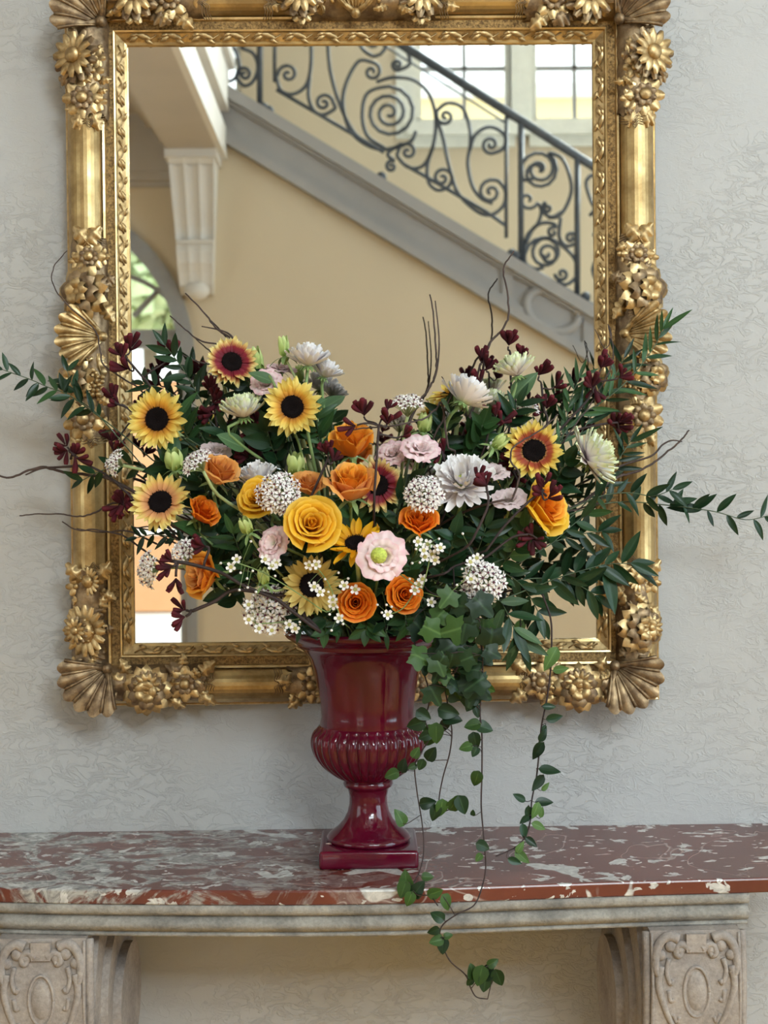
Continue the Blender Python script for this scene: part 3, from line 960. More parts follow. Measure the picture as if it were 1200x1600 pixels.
for xx in (P(140, 300, -.05).x, P(992, 300, -.05).x):
    pxx = 140 if xx < 0 else 992
    for (y0, y1) in ((30, 190), (370, 692), (888, 1050)):
        ground(pxx, (y0 + y1) / 2 - (0 if pxx < 500 else 4), (y1 - y0) / 2 * .00106, True)
for pyy in (1068, 2):
    for (x0_, x1_) in ((165, 325), (445, 690), (815, 965)):
        ground((x0_ + x1_) / 2, pyy, (x1_ - x0_) / 2 * .00106, False)
orn('cshell', 163, 40, 135, .76, .062); orn('cshell', 963, 36, 45, .76, .062)
orn('cshell', 172, 1040, 225, .74, .062); orn('cshell', 956, 1036, 315, .74, .062)
for f in ((lambda x: x), (lambda x: 1134 - x)):
    g = (lambda a: a) if f(0) == 0 else (lambda a: 180 - a)
    for (kd, x, y, a, s, d) in [('leaf', 205, 1072, 150, .7, .062), ('leaf', 205, 1058, 120, .6, .062), ('peony', 231, 1078, 0, 1.05, .072), ('daisy', 231, 1072, 0, .7, .082), ('leaf2', 258, 1062, 40, .8, .06), ('leaf', 256, 1085, 330, .7, .06), ('cup', 290, 1068, 0, .9, .068),
                                ('leaf', 305, 1060, 40, .75, .063), ('leaf', 305, 1078, 325, .7, .063), ('leaf', 288, 1048, 95, .5, .062), ('leaf2', 283, 1085, 260, .5, .062),
                                ('leaf', 470, 1068, 170, .75, .063), ('cup', 487, 1070, 0, .9, .068), ('leaf', 478, 1086, 215, .6, .062), ('daisy', 520, 1075, 0, .9, .066), ('leaf', 505, 1052, 130, .6, .062)]:
        orn(kd, f(x), y - (0 if f(0) == 0 else 4), g(a), s, d)
    for (kd, x, y, a, s, d) in [('leaf', 180, 20, 20, .8, .06), ('daisy', 214, -6, 0, 1.15, .072), ('little', 214, 22, 0, 1.2, .066), ('leaf2', 240, 18, 330, .8, .06), ('cup', 270, 0, 0, 1.0, .066), ('leaf', 275, 20, 320, .75, .062), ('leaf', 290, 5, 10, .8, .062),
                                ('leaf', 245, 0, 80, .6, .06), ('leaf', 450, 8, 190, .6, .062), ('daisy', 474, -10, 0, 1.1, .068), ('cup', 476, 20, 0, .6, .064), ('leaf', 510, 22, 110, .9, .062), ('leaf2', 500, 10, 60, .6, .06)]:
        orn(kd, f(x) - (4 if f(0) == 0 else 0), y, g(a), s, d)
rf = random.Random(9)
for (xa_, xb_, ya_, yb_, nn) in ((120, 152, 55, 182, 18), (120, 152, 385, 682, 38), (120, 152, 905, 1036, 18), (982, 1012, 55, 182, 18), (982, 1012, 380, 688, 38), (982, 1012, 895, 1030, 18), (195, 315, 1058, 1088, 16), (460, 500, 1058, 1088, 8), (825, 940, 1054, 1084, 16), (180, 310, -10, 14, 14), (440, 520, -10, 14, 8), (600, 680, -10, 14, 8), (820, 945, -10, 12, 14)):
    for _ in range(nn):
        orn(rf.choice(('leaf', 'leaf', 'leaf2', 'little')), rf.uniform(xa_, xb_), rf.uniform(ya_, yb_), rf.uniform(0, 360), rf.uniform(.30, .46), rf.uniform(.062, .074))
orn('shell', 556, 28, 90, .8, .06); orn('shell', 566, 1048, 270, .7, .06)


# ---- running leaf on the inner slope of the frame
def m_runner():
    mb = MB()
    mb.add(*g_tube([(-.024, -.004, .001), (-.012, .0035, .002), (0, .0005, .002), (.012, -.0035, .002), (.025, .003, .001)], .0012, 5))
    def leaf(x0, y0, a, L, Wd):
        def fn(u, v):
            s = 2 * v - 1
            w = Wd * .5 * math.sin(math.pi * (u * .9 + .08)) * (.75 + .25 * abs(math.sin(u * 9)))
            return (L * u, s * w, .003 * math.sin(u * 3) + .0018 * (1 - abs(s)))
        v, f, uv = g_grid(fn, 8, 4)
        mb.add(v, f, uv, M=Matrix.Translation((x0, y0, .0005)) @ Matrix.Rotation(R(a), 4, 'Z'))
    leaf(-.014, .002, -18, .026, .010); leaf(.006, -.002, 28, .018, .008); leaf(-.004, .004, 160, .015, .007); leaf(.020, -.002, 200, .014, .006)
    return mb.mesh('runner', [M_carve])


RUN = m_runner()
sl = math.atan2(.007, .0125)
for (side, n) in (('b', 15), ('t', 15), ('l', 19), ('r', 19)):
    for i in range(n):
        t = (i + .5) / n
        if side in 'bt':
            x = gl + (gr - gl) * t; z = gb - .0105 if side == 'b' else gt + .0105; ang = 0 if side == 'b' else 180
        else:
            z = gb + (gt - gb) * t; x = gl - .0105 if side == 'l' else gr + .0105; ang = -90 if side == 'l' else 90
        M = Matrix.Translation((x, -.0395, z)) @ Matrix.Rotation(R(90), 4, 'X') @ Matrix.Rotation(R(ang), 4, 'Z') @ Matrix.Rotation(-sl, 4, 'X')
        obj('running_leaf', RUN, mir, M)
# engraved chevrons where the smooth tube meets the carving
mbc = MB()
for k in range(4):
    s = 1 + .25 * k
    mbc.add(*g_tube(catmull([(-.024, -.004 * k, -.012), (-.013, .004 - .004 * k, -.0015), (-.006, .002 - .004 * k, .0012), (0, .010 - .004 * k, .0018), (.006, .002 - .004 * k, .0012), (.013, .004 - .004 * k, -.0015), (.024, -.004 * k, -.012)], 3), .0007, 4))
CHV = mbc.mesh('chevron', [M_carve2])
for (px, py, a) in ((140, 190, 180), (140, 372, 0), (142, 690, 180), (146, 888, 0), (992, 190, 180), (992, 368, 0), (990, 694, 180), (988, 876, 0),
                    (325, 1066, 90), (438, 1068, -90), (690, 1064, 90), (822, 1062, -90), (318, 4, 90), (422, 4, -90), (690, 2, 90), (815, 2, -90)):
    p = P(px, py, -.0725)
    obj('engraved_chevron', CHV, mir, Matrix.Translation(p) @ Matrix.Rotation(R(90), 4, 'X') @ Matrix.Rotation(R(a), 4, 'Z'))

# ================================================================ MARBLE CONSOLE
ZT = 0.95


def marble():
    m, nt, bs = newmat('red_marble')
    n0 = noise(nt, 5, 5, 0.6)
    base = ramp(nt, [(0.3, (0.10, 0.026, 0.019)), (0.55, (0.155, 0.040, 0.027)), (0.75, (0.21, 0.068, 0.045))], n0)
    v1 = noise(nt, 19, 4, 0.55, mscale=(1, 1.2, 1), dist=.5)
    m1 = ramp(nt, [(0.605, (0, 0, 0)), (0.617, (1, 1, 1))], v1)
    v2 = noise(nt, 42, 3, 0.5, mscale=(.8, 1.3, 1), dist=.6)
    m2 = ramp(nt, [(0.64, (0, 0, 0)), (0.65, (1, 1, 1))], v2)
    # greyer cloudy half of the slab
    tc = N(nt, 'ShaderNodeTexCoord'); sp = N(nt, 'ShaderNodeSeparateXYZ'); nt.links.new(tc.outputs['Object'], sp.inputs[0])
    half = ramp(nt, [(0.0, (1, 1, 1)), (0.55, (0, 0, 0))], sp.outputs[0])
    ma = N(nt, 'ShaderNodeMath', operation='ADD'); ma.inputs[1].default_value = .55; nt.links.new(sp.outputs[0], ma.inputs[0])
    half = ramp(nt, [(0.2, (1, 1, 1)), (0.72, (0, 0, 0))], ma.outputs[0])
    v3 = noise(nt, 10, 6, 0.6, mscale=(1, 1.6, 1), dist=1.8)
    m3 = ramp(nt, [(0.46, (0, 0, 0)), (0.53, (1, 1, 1))], v3)
    m3 = mixc(nt, 1.0, m3, half, 'MULTIPLY')
    n3 = noise(nt, 30, 5, 0.6, dist=3)
    grey = ramp(nt, [(0.35, (0.16, 0.15, 0.15)), (0.6, (0.42, 0.40, 0.37))], n3)
    white = ramp(nt, [(0.35, (0.40, 0.38, 0.36)), (0.65, (0.66, 0.63, 0.60))], n3)
    c = mixc(nt, m3, base, grey)
    c = mixc(nt, m1, c, white)
    v4 = noise(nt, 7.5, 3, 0.5, mscale=(1, 1.2, .6), dist=.8)
    c = mixc(nt, ramp(nt, [(0.655, (0, 0, 0)), (0.665, (1, 1, 1))], v4), c, white)
    c = mixc(nt, m2, c, white)
    # fine white veins
    vw = noise(nt, 2.6, 3, .5, dist=1.5)
    a = N(nt, 'ShaderNodeMath', operation='SUBTRACT'); a.inputs[1].default_value = .5; nt.links.new(vw, a.inputs[0])
    b = N(nt, 'ShaderNodeMath', operation='ABSOLUTE'); nt.links.new(a.outputs[0], b.inputs[0])
    c = mixc(nt, ramp(nt, [(0.0, (.35, .35, .35)), (0.002, (0, 0, 0))], b.outputs[0]), c, (0.75, 0.68, 0.62))
    nt.links.new(c, bs.inputs['Base Color'])
    bs.inputs['Roughness'].default_value = 0.22
    bump(nt, bs, noise(nt, 80, 3), .06, .001)
    return m


def stone(name, c, lo, b=.7):
    m, nt, bs = newmat(name)
    n = noise(nt, 16, 6, .65)
    f = noise(nt, 160, 4, .7)
    c1 = ramp(nt, [(0.32, lo), (0.62, c)], n)
    c2 = mixc(nt, 0.6, c1, ramp(nt, [(0.3, (.55, .55, .55)), (0.7, (1.1, 1.1, 1.1))], f), 'MULTIPLY')
    nt.links.new(c2, bs.inputs['Base Color'])
    bs.inputs['Roughness'].default_value = .85
    bs.inputs['Specular IOR Level'].default_value = .25
    bump(nt, bs, f, b, .0025)
    return m


M_marble = marble()
M_stone = stone('weathered_stone', (0.40, 0.365, 0.32), (0.19, 0.175, 0.16))
M_stone2 = stone('pinkish_carved_stone', (0.42, 0.36, 0.32), (0.28, 0.24, 0.22), .5)
fp = [PZ(x, y, ZT) for x, y in ((-160, 1383.5), (-81, 1385), (0, 1388), (200, 1391), (400, 1392), (520, 1391.5), (660, 1389), (800, 1384), (1000, 1377), (1200, 1372), (1235, 1370.5), (1330, 1367.5))]
XA, XB = fp[0].x, fp[-1].x
cen = .5 * (XA + XB)


def yf(x):
    for i in range(len(fp) - 1):
        if x <= fp[i + 1].x or i == len(fp) - 2:
            t = (x - fp[i].x) / (fp[i + 1].x - fp[i].x)
            return fp[i].y + (fp[i + 1].y - fp[i].y) * max(0, min(1, t))


def yfs(x):
    return sum(yf(min(XB, max(XA, x + q * .04))) for q in (-2, -1, 0, 1, 2)) / 5


def sweep(prof, xa, xb, n=60, cap=True):
    """profile of (offset from the front line, z), swept along the bowed front"""
    mb = MB(); m = len(prof)
    vs = []
    for i in range(n + 1):
        x = xa + (xb - xa) * i / n; y = yfs(x)
        for (o, z) in prof:
            vs.append((x, (y + o) if o is not None else -.001, z))
    fs = []
    for i in range(n):
        for j in range(m - 1):
            fs.append((i * m + j, (i + 1) * m + j, (i + 1) * m + j + 1, i * m + j + 1))
    if cap:
        fs.append(tuple(range(m))); fs.append(tuple(n * m + j for j in reversed(range(m))))
    mb.add(vs, fs)
    return mb


TS = .0215
slab = obj('marble_slab', sweep([(None, ZT), (.003, ZT), (.001, ZT - .0008), (0, ZT - .003), (0, ZT - TS + .002), (.002, ZT - TS), (None, ZT - TS)], XA, XB).mesh('marble_slab', M_marble, False),
           label='red and white veined marble slab with bowed front carrying the urn', category='marble slab')
z0 = ZT - TS - .0003
pr = [(None, z0), (.004, z0), (.0005, z0 - .003), (.001, z0 - .011), (.004, z0 - .015), (.013, z0 - .0165), (.013, z0 - .019)]
for i in range(9):
    a = math.pi * (i / 8)
    pr.append((.010 - .008 * math.sin(a), z0 - .020 - .0205 * i / 8))
pr += [(.014, z0 - .0415), (.014, z0 - .043), (.011, z0 - .0435), (.011, z0 - .048), (None, z0 - .048)]
obj('stone_ledge', sweep(pr, P(-26, 1440, -.39).x, P(1186, 1440, -.39).x).mesh('stone_ledge', M_stone, True), label='weathered grey stone moulding running beneath the marble slab', category='ledge')
ZL = z0 - .048


# ---- the two scroll brackets
def bracket(face_l, face_r, inner, label):
    """inner = +1 when the inner flank is on the +x side"""
    xl, xr_ = P(face_l, 1500, -.36).x, P(face_r, 1500, -.36).x
    xm, hw = (xl + xr_) / 2, (xr_ - xl) / 2
    t = thing('stone_bracket', label, 'bracket', (xm, 0, .42), 'carved stone brackets of the console')
    prof = [(.355, ZL - .0003), (.357, ZL - .03), (.362, ZL - .07), (.362, ZL - .12), (.352, ZL - .18), (.325, ZL - .25), (.28, ZL - .31), (.22, ZL - .36), (.16, ZL - .40), (.12, ZL - .45), (.10, ZL - .47)]
    pts = catmull([(0, -d, z) for d, z in prof], 3)
    mb = MB(); n = len(pts)
    for i in range(n - 1):
        a, b = pts[i], pts[i + 1]
        mb.add([(xm - hw, a.y, a.z), (xm + hw, a.y, a.z), (xm + hw, b.y, b.z), (xm - hw, b.y, b.z)], [(0, 3, 2, 1)])
        for s in (-1, 1):
            mb.add([(xm + s * hw, a.y, a.z), (xm + s * hw, b.y, b.z), (xm + s * hw, -.0005, b.z), (xm + s * hw, -.0005, a.z)], [(0, 1, 2, 3)])
    mb.add([(xm - hw, pts[0].y, ZL - .0003), (xm + hw, pts[0].y, ZL - .0003), (xm + hw, -.0005, ZL - .0003), (xm - hw, -.0005, ZL - .0003)], [(0, 1, 2, 3)])
    mb.add([(xm - hw, pts[-1].y, pts[-1].z), (xm + hw, pts[-1].y, pts[-1].z), (xm + hw, -.0005, pts[-1].z), (xm - hw, -.0005, pts[-1].z)], [(3, 2, 1, 0)])
    obj('bracket_body', mb.mesh('bracket_body', M_stone2, False), t)
    fy = lambda z: -max(d for d, zz in [(.355 + .008 * math.sin(min(1, max(0, (ZL - z) / .17)) * math.pi), z)])
    # flank: stepped plates and volutes on both sides
    for s in (-1, 1):
        xs = xm + s * hw
        for (cy, cz, r, th) in ((-.17, ZL - .105, .150, .010), (-.165, ZL - .135, .118, .020), (-.16, ZL - .155, .085, .032)):
            mb = MB(); q = []
            for i in range(29):
                a = 2 * math.pi * i / 28
                y = min(-.003, cy + r * 1.12 * math.cos(a)); z = min(ZL - .002, cz + r * math.sin(a))
                q.append((y, z))
            for i in range(28):
                (ya, za), (yb, zb) = q[i], q[i + 1]
                mb.add([(xs, ya, za), (xs + s * th, ya, za), (xs + s * th, yb, zb), (xs, yb, zb)], [(0, 1, 2, 3)])
                mb.add([(xs + s * th, ya, za), (xs + s * th, yb, zb), (xs + s * (th - .003), cy, cz)], [(0, 1, 2)])
            obj('flank_volute', mb.mesh('flank_volute', M_stone2, True), t)
        mb = MB(); mb.add(*g_tube(catmull([(xs + s * .004, -.348, ZL - .003), (xs + s * .004, -.352, ZL - .09), (xs + s * .004, -.340, ZL - .18), (xs + s * .004, -.30, ZL - .26)], 5), .0065, 6))
        obj('edge_bead', mb.mesh('edge_bead', M_stone2), t)
    # cartouche, in (u, v): u across -1..1, v metres below the top of the face
    mb = MB(); mb.add(*g_box(xm - hw * .22, xm + hw * .22, fy(ZL - .02) - .006, fy(ZL - .02), ZL - .030, ZL - .004)); cart = obj('cartouche', mb.mesh('cartouche', M_stone2, False), t)
    S = lambda u, v, lift=0: (xm + u * hw, fy(ZL - v) - lift, ZL - v)
    def rel(path, r, nm='cartouche_scroll', flat=1.0, lift=.0):
        mb = MB(); mb.add(*g_tube(catmull([S(u, v, lift) for u, v in path], 5), r, 7)); return obj(nm, mb.mesh(nm, M_stone2), cart)
    for s in (-1, 1):
        rel([(s * .12, .026), (s * .28, .020), (s * .40, .022), (s * .44, .032), (s * .36, .036), (s * .31, .029)], lambda q: .0068 - .003 * q)
        rel([(s * .38, .012), (s * .60, .008), (s * .82, .020), (s * .90, .045), (s * .84, .062), (s * .76, .056)], lambda q: .0085 - .004 * q)
        rel([(s * .78, .050), (s * .84, .075), (s * .76, .10), (s * .62, .125), (s * .44, .148), (s * .34, .168)], lambda q: .0058 - .002 * q)
        rel([(s * .60, .040), (s * .66, .058), (s * .58, .075), (s * .52, .070)], .0036)
        rel([(s * .62, .085), (s * .58, .100), (s * .50, .098)], .0032)
        rel([(s * .52, .120), (s * .44, .132), (s * .38, .124)], .003)
        mb = MB(); mb.add(*g_ball(.010, 6, 10), M=Matrix.Translation(S(s * .46, .158)) @ Matrix.Diagonal((1, .5, 1, 1))); obj('cartouche_curl', mb.mesh('cartouche_curl', M_stone2), cart)
        for (u, v, r) in ((.34, .028, .0075), (.55, .022, .009), (.78, .035, .008)):
            mb = MB(); mb.add(*g_ball(r, 6, 10), M=Matrix.Translation(S(s * u, v)) @ Matrix.Diagonal((1, .6, 1, 1))); obj('cartouche_curl', mb.mesh('cartouche_curl', M_stone2), cart)
        # plain sunk border
        rel([(s * .965, .004), (s * .965, .08), (s * .965, .16), (s * .965, .19)], .0022, 'face_border')
    rel([(.28 * math.cos(a * math.pi / 8), .088 + .036 * math.sin(a * math.pi / 8) * (1 + .0)) for a in range(17)], .0024, 'oval_ring')
    mb = MB(); mb.add(*g_ball(.017, 8, 14), M=Matrix.Translation(S(0, .088, -.004)) @ Matrix.Diagonal((1, .45, 1.8, 1))); obj('oval_boss', mb.mesh('oval_boss', M_stone2), cart)
    rel([(-.16, .160), (-.07, .156), (0, .164), (.07, .156), (.16, .160)], .0042, 'cartouche_scroll')
    mb = MB(); mb.add(*g_ball(.007, 6, 8), M=Matrix.Translation(S(0, .17)) @ Matrix.Diagonal((1, .6, 1.3, 1))); obj('cartouche_curl', mb.mesh('cartouche_curl', M_stone2), cart)
    return t


bracket(-5, 133, 1, 'carved stone scroll bracket under the greyer, cloudier end of the marble slab')
bracket(1017, 1158, -1, 'carved stone scroll bracket under the redder, white-flecked end of the marble slab')

# ================================================================ URN
VY = -.19
VX = P(575, 1200, VY).x
VS = (VY - CAM.y) / FPX


def vz(py):
    return P(575, py, VY).z


def glaze():
    m, nt, bs = newmat('oxblood_glaze')
    n = noise(nt, 6, 5, .6, mscale=(1, 1, .35))
    nt.links.new(ramp(nt, [(0.3, (0.042, 0.001, 0.008)), (0.6, (0.105, 0.002, 0.016)), (0.8, (0.17, 0.005, 0.026))], n), bs.inputs['Base Color'])
    bs.inputs['Roughness'].default_value = .12
    bs.inputs['Coat Weight'].default_value = .25
    bs.inputs['Specular IOR Level'].default_value = .4
    bs.inputs['Coat Roughness'].default_value = .05
    bump(nt, bs, noise(nt, 25, 2), .03, .002)
    return m


M_glaze = glaze()
urn = thing('urn_vase', 'glossy oxblood red ceramic urn with gadrooned belly on a square plinth', 'vase', (VX, VY, ZT))
MV = Matrix.Translation((VX, VY, 0))


def prof(l):
    return [(r * VS, vz(y)) for y, r in l]


ZP = ZT + .027
zfix = lambda l: [(r, max(z, ZP)) for r, z in l]
body = prof([(1133, 74), (1131, 75), (1117, 72), (1096, 74), (1065, 79), (1044, 84), (1026, 91), (1014, 100), (1009, 106), (1007.5, 109), (1006, 107.5), (1000, 116), (994, 125), (989, 129), (985, 129.5), (982, 127), (983, 122), (990, 110), (1000, 98), (1020, 86), (1050, 77), (1090, 69)])
mb = MB(); mb.add(*g_lathe(body, 72, cap=False)); obj('body', mb.mesh('urn_body', M_glaze), urn, MV)
mb = MB(); mb.add(*g_lathe([(.001, vz(1040)), (.07, vz(1040))], 32, cap=False)); obj('floral_foam', mb.mesh('floral_foam', simple('wet_foam_green', (.03, .05, .025), .9)), urn, MV)
belly = [(1131, 75), (1134, 77.5), (1138, 80), (1142, 84), (1149, 87.5), (1159, 88.5), (1168, 87), (1178, 83.5), (1187, 78), (1196, 70.5), (1204, 61), (1212, 50), (1218, 38)]
bp = catmull([(y, r, 0) for y, r in belly], 3)
mb = MB(); nth = 32 * 10; vs = []; fs = []; m = len(bp)
for kk in range(nth):
    a = 2 * math.pi * kk / nth
    rib = abs(math.sin(16 * a)) ** .55
    for i, q in enumerate(bp):
        e = math.sin(math.pi * min(1, max(0, (i - 2) / (m - 4)))) ** .5 if 2 < i < m - 2 else 0
        r = q.y * VS * (1 - .055 * e * (1 - rib) + .012 * e * rib)
        vs.append((r * math.cos(a), r * math.sin(a), vz(q.x)))
for kk in range(nth):
    k2 = (kk + 1) % nth
    for i in range(m - 1):
        fs.append((kk * m + i, kk * m + i + 1, k2 * m + i + 1, k2 * m + i))
mb.add(vs, fs); obj('gadrooned_belly', mb.mesh('gadrooned_belly', M_glaze), urn, MV)
foot = zfix(prof([(1216, 36), (1219, 38), (1223, 39), (1227, 38), (1229, 34.5), (1233, 32), (1243, 29.5), (1256, 30), (1268, 33), (1280, 39), (1290, 48), (1297, 57), (1302, 63), (1305, 65), (1308, 66), (1311, 64.5), (1314, 63)]))
mb = MB(); mb.add(*g_lathe(foot, 56)); obj('pedestal_foot', mb.mesh('pedestal_foot', M_glaze), urn, MV)


def rbox(hx, hy, z0, z1, b, n=3):
    """square plinth with rounded edges"""
    pr_ = [(-b * .6, z0), (-b * .15, z0 + b * .2), (0, z0 + b)]
    for i in range(n + 1):
        a = math.pi / 2 * i / n
        pr_.append((-b * (1 - math.cos(a)), z1 - b * (1 - math.sin(a))))
    mb = MB(); vs = []; rows = len(pr_); ring = []
    for sx, sy, a0 in ((1, 1, 0), (-1, 1, 90), (-1, -1, 180), (1, -1, 270)):
        for i in range(n + 1):
            ring.append((sx, sy, R(a0 + 90 * i / n)))
    cr = b * 1.3
    for (o, z) in pr_:
        for sx, sy, a in ring:
            vs.append((sx * (hx - cr) + (cr + o) * math.cos(a), sy * (hy - cr) + (cr + o) * math.sin(a), z))
    L = len(ring); fs = []
    for j in range(rows - 1):
        for i in range(L):
            i2 = (i + 1) % L
            fs.append((j * L + i, j * L + i2, (j + 1) * L + i2, (j + 1) * L + i))
    fs.append(tuple(reversed(range(L)))); fs.append(tuple((rows - 1) * L + i for i in range(L)))
    mb.add(vs, fs); return mb


plinth = obj('plinth', rbox(.0755, .0755, ZT + .0002, ZP, .005).mesh('plinth', M_glaze), urn, MV)
mb = MB()
pc = PZ(520, 1318, ZP)
cps = [(-.011, -.001), (-.004, .004), (.004, .0025), (.011, .0035), (.012, -.001), (.006, -.004), (-.003, -.003)]
mb.add([(pc.x + a, pc.y + b * 1.6, ZP + .0006) for a, b in cps] + [(pc.x + a, pc.y + b * 1.6, ZP - .002) for a, b in cps], [tuple(range(7))] + [(i, (i + 1) % 7, 7 + (i + 1) % 7, 7 + i) for i in range(7)])
obj('glaze_chip', mb.mesh('glaze_chip', simple('bare_clay', (.75, .62, .55), .7), False), plinth, None, None, label='pale chip in the glaze of the plinth')
# ================================================================ FLOWERS: materials and shared meshes
YEL = petalmat('sunflower_petal_gold', [(0.0, (0.45, 0.14, 0.02)), (0.32, (0.74, 0.36, 0.04)), (0.55, (0.88, 0.62, 0.12)), (1.0, (0.92, 0.78, 0.26))])
PEA = petalmat('sunflower_petal_peach', [(0.0, (0.55, 0.20, 0.08)), (0.4, (0.78, 0.40, 0.16)), (0.65, (0.86, 0.62, 0.18)), (1.0, (0.90, 0.80, 0.32))])
RED = petalmat('sunflower_petal_wine', [(0.0, (0.14, 0.008, 0.02)), (0.45, (0.28, 0.02, 0.035)), (0.62, (0.62, 0.28, 0.10)), (0.8, (0.88, 0.70, 0.26)), (1.0, (0.92, 0.82, 0.42))], .18)
REDY = petalmat('sunflower_petal_redring', [(0.0, (0.70, 0.42, 0.12)), (0.18, (0.36, 0.05, 0.03)), (0.45, (0.45, 0.10, 0.03)), (0.62, (0.86, 0.58, 0.10)), (1.0, (0.92, 0.80, 0.25))], .2)
GLD = petalmat('sunflower_petal_pure', [(0.0, (0.70, 0.28, 0.01)), (0.4, (0.88, 0.44, 0.01)), (1.0, (0.92, 0.55, 0.02))], .1)
PAL = petalmat('sunflower_petal_pale', [(0.0, (0.38, 0.22, 0.05)), (0.35, (0.62, 0.42, 0.10)), (1.0, (0.80, 0.66, 0.24))], .2)
RO = petalmat('rose_orange', [(0.0, (0.74, 0.16, 0.02)), (0.5, (0.86, 0.27, 0.03)), (0.9, (0.92, 0.34, 0.03)), (1.0, (0.93, 0.44, 0.05))], .12, .2, .5, 8)
RD = petalmat('rose_deep', [(0.0, (0.55, 0.07, 0.01)), (0.6, (0.80, 0.17, 0.01)), (0.92, (0.90, 0.21, 0.012)), (1.0, (0.92, 0.34, 0.03))], .12, .2, .5, 8)
RY = petalmat('rose_yellow', [(0.0, (0.84, 0.34, 0.02)), (0.5, (0.90, 0.44, 0.03)), (0.9, (0.93, 0.53, 0.03)), (1.0, (0.94, 0.60, 0.08))], .12, .3, .5, 8)
RP = petalmat('rose_peach', [(0.0, (0.84, 0.36, 0.12)), (0.6, (0.88, 0.38, 0.13)), (1.0, (0.92, 0.45, 0.12))], .12, .3, .5, 8)
PK = petalmat('lisianthus_pink', [(0.0, (0.62, 0.60, 0.42)), (0.4, (0.88, 0.72, 0.70)), (0.9, (0.90, 0.70, 0.70)), (1.0, (0.82, 0.52, 0.56))], .2, .15, .6, 8)
PKW = petalmat('lisianthus_blush', [(0.0, (0.70, 0.72, 0.48)), (0.5, (0.84, 0.76, 0.72)), (1.0, (0.85, 0.68, 0.70))], .15, .3, .6, 8)
CHM = petalmat('mum_white', [(0.0, (0.66, 0.70, 0.42)), (0.3, (0.88, 0.80, 0.81)), (0.8, (0.92, 0.87, 0.87)), (1.0, (0.95, 0.92, 0.91))], .2, .10, .6, 10)
CHG = petalmat('mum_greenish', [(0.0, (0.52, 0.36, 0.42)), (0.45, (0.86, 0.78, 0.77)), (0.8, (0.90, 0.88, 0.74)), (1.0, (0.80, 0.86, 0.50))], .2, .10, .6, 10)
WHT = petalmat('floret_white', [(0.0, (0.60, 0.46, 0.48)), (0.3, (0.88, 0.82, 0.80)), (1.0, (0.93, 0.89, 0.86))], .1, .12, .6, 4)
PAW = petalmat('paw_burgundy', [(0.0, (0.030, 0.004, 0.007)), (0.5, (0.055, 0.004, 0.009)), (1.0, (0.10, 0.008, 0.014))], .2, .05, .8, 6, .35)
M_disc = simple('sunflower_disc', (0.010, 0.006, 0.006), .9, var=.6, scale=160, bmp=.6, bscale=420, spec=.12)
M_eye = simple('floret_eye', (0.10, 0.012, 0.035), .6)
M_yc = simple('floret_green_eye', (0.45, 0.40, 0.12), .6)
M_stem = simple('green_stem', (0.20, 0.29, 0.10), .5, var=.25, scale=30)
M_sprs = simple('dark_green_stem', (0.045, 0.075, 0.03), .5, var=.25, scale=30)
M_stemp = simple('pale_green_stem', (0.38, 0.45, 0.20), .5, var=.2, scale=30)
M_stemd = simple('dark_stem', (0.034, 0.018, 0.017), .7, var=.3, scale=40)
M_twig = simple('willow_bark', (0.060, 0.036, 0.030), .75, var=.4, scale=60, bmp=.4, bscale=200)
M_bud = petalmat('lime_bud', [(0.0, (0.28, 0.42, 0.10)), (0.6, (0.50, 0.62, 0.20)), (1.0, (0.66, 0.74, 0.32))], .2, .2, .6, 8)
M_lime = simple('lime_centre', (0.52, 0.60, 0.10), .7, var=.35, scale=260, bmp=1.0, bscale=300)
LV_D = leafmat('leaf_dark', (0.014, 0.042, 0.016), (0.025, 0.06, 0.025), .34, .10)
LV_M = leafmat('leaf_mid', (0.036, 0.092, 0.028), (0.06, 0.13, 0.045), .38, .15)
LV_L = leafmat('leaf_light', (0.10, 0.19, 0.05), (0.16, 0.27, 0.09), .42, .25)
LV_G = leafmat('leaf_greygreen', (0.07, 0.13, 0.055), (0.12, 0.19, 0.09), .45, .15)
IV_D = leafmat('ivy_dark', (0.013, 0.036, 0.012), (0.035, 0.075, 0.028), .38, .12)
IV_L = leafmat('ivy_light', (0.052, 0.112, 0.026), (0.10, 0.18, 0.05), .42, .25)


def g_petal(L, Wd, bend=0.3, cup=0.25, tip=1.0, base=.35, nu=7, nv=4, wave=0.0, ph=0.0):
    """strap or pointed petal along +x, bent up towards +z"""
    def fn(u, v):
        s = 2 * v - 1
        prof_ = (base + (1 - base) * math.sin(min(1, u * 1.6) * math.pi / 2)) * (max(0.0, 1 - max(0, (u - .45) / .55) ** 1.9 * tip) ** .75)
        w = Wd * .5 * max(prof_, .03)
        x = L * u * (1 - .12 * bend * u)
        z = L * bend * u * u + cup * Wd * s * s * (.3 + .7 * u) + wave * Wd * math.sin(s * 5 + ph) * u
        return (x, s * w, z)
    return g_grid(fn, nu, nv)


def pmesh(name, mat, *a, **kw):
    mb = MB(); mb.add(*g_petal(*a, **kw)); return mb.mesh(name, mat)


rv = random.Random(21)
SUNP = [pmesh('sun_petal', YEL, 1, .40 + .08 * rv.random(), rv.uniform(-.25, .30), rv.uniform(-.25, .5), 1.0, .4, 8, 4, rv.uniform(-.09, .09), rv.random() * 3) for _ in range(8)]
MUMP = [pmesh('mum_petal', CHM, 1, .27, b, .5, .55, .6, 7, 2) for b in (.1, .3, .5)]
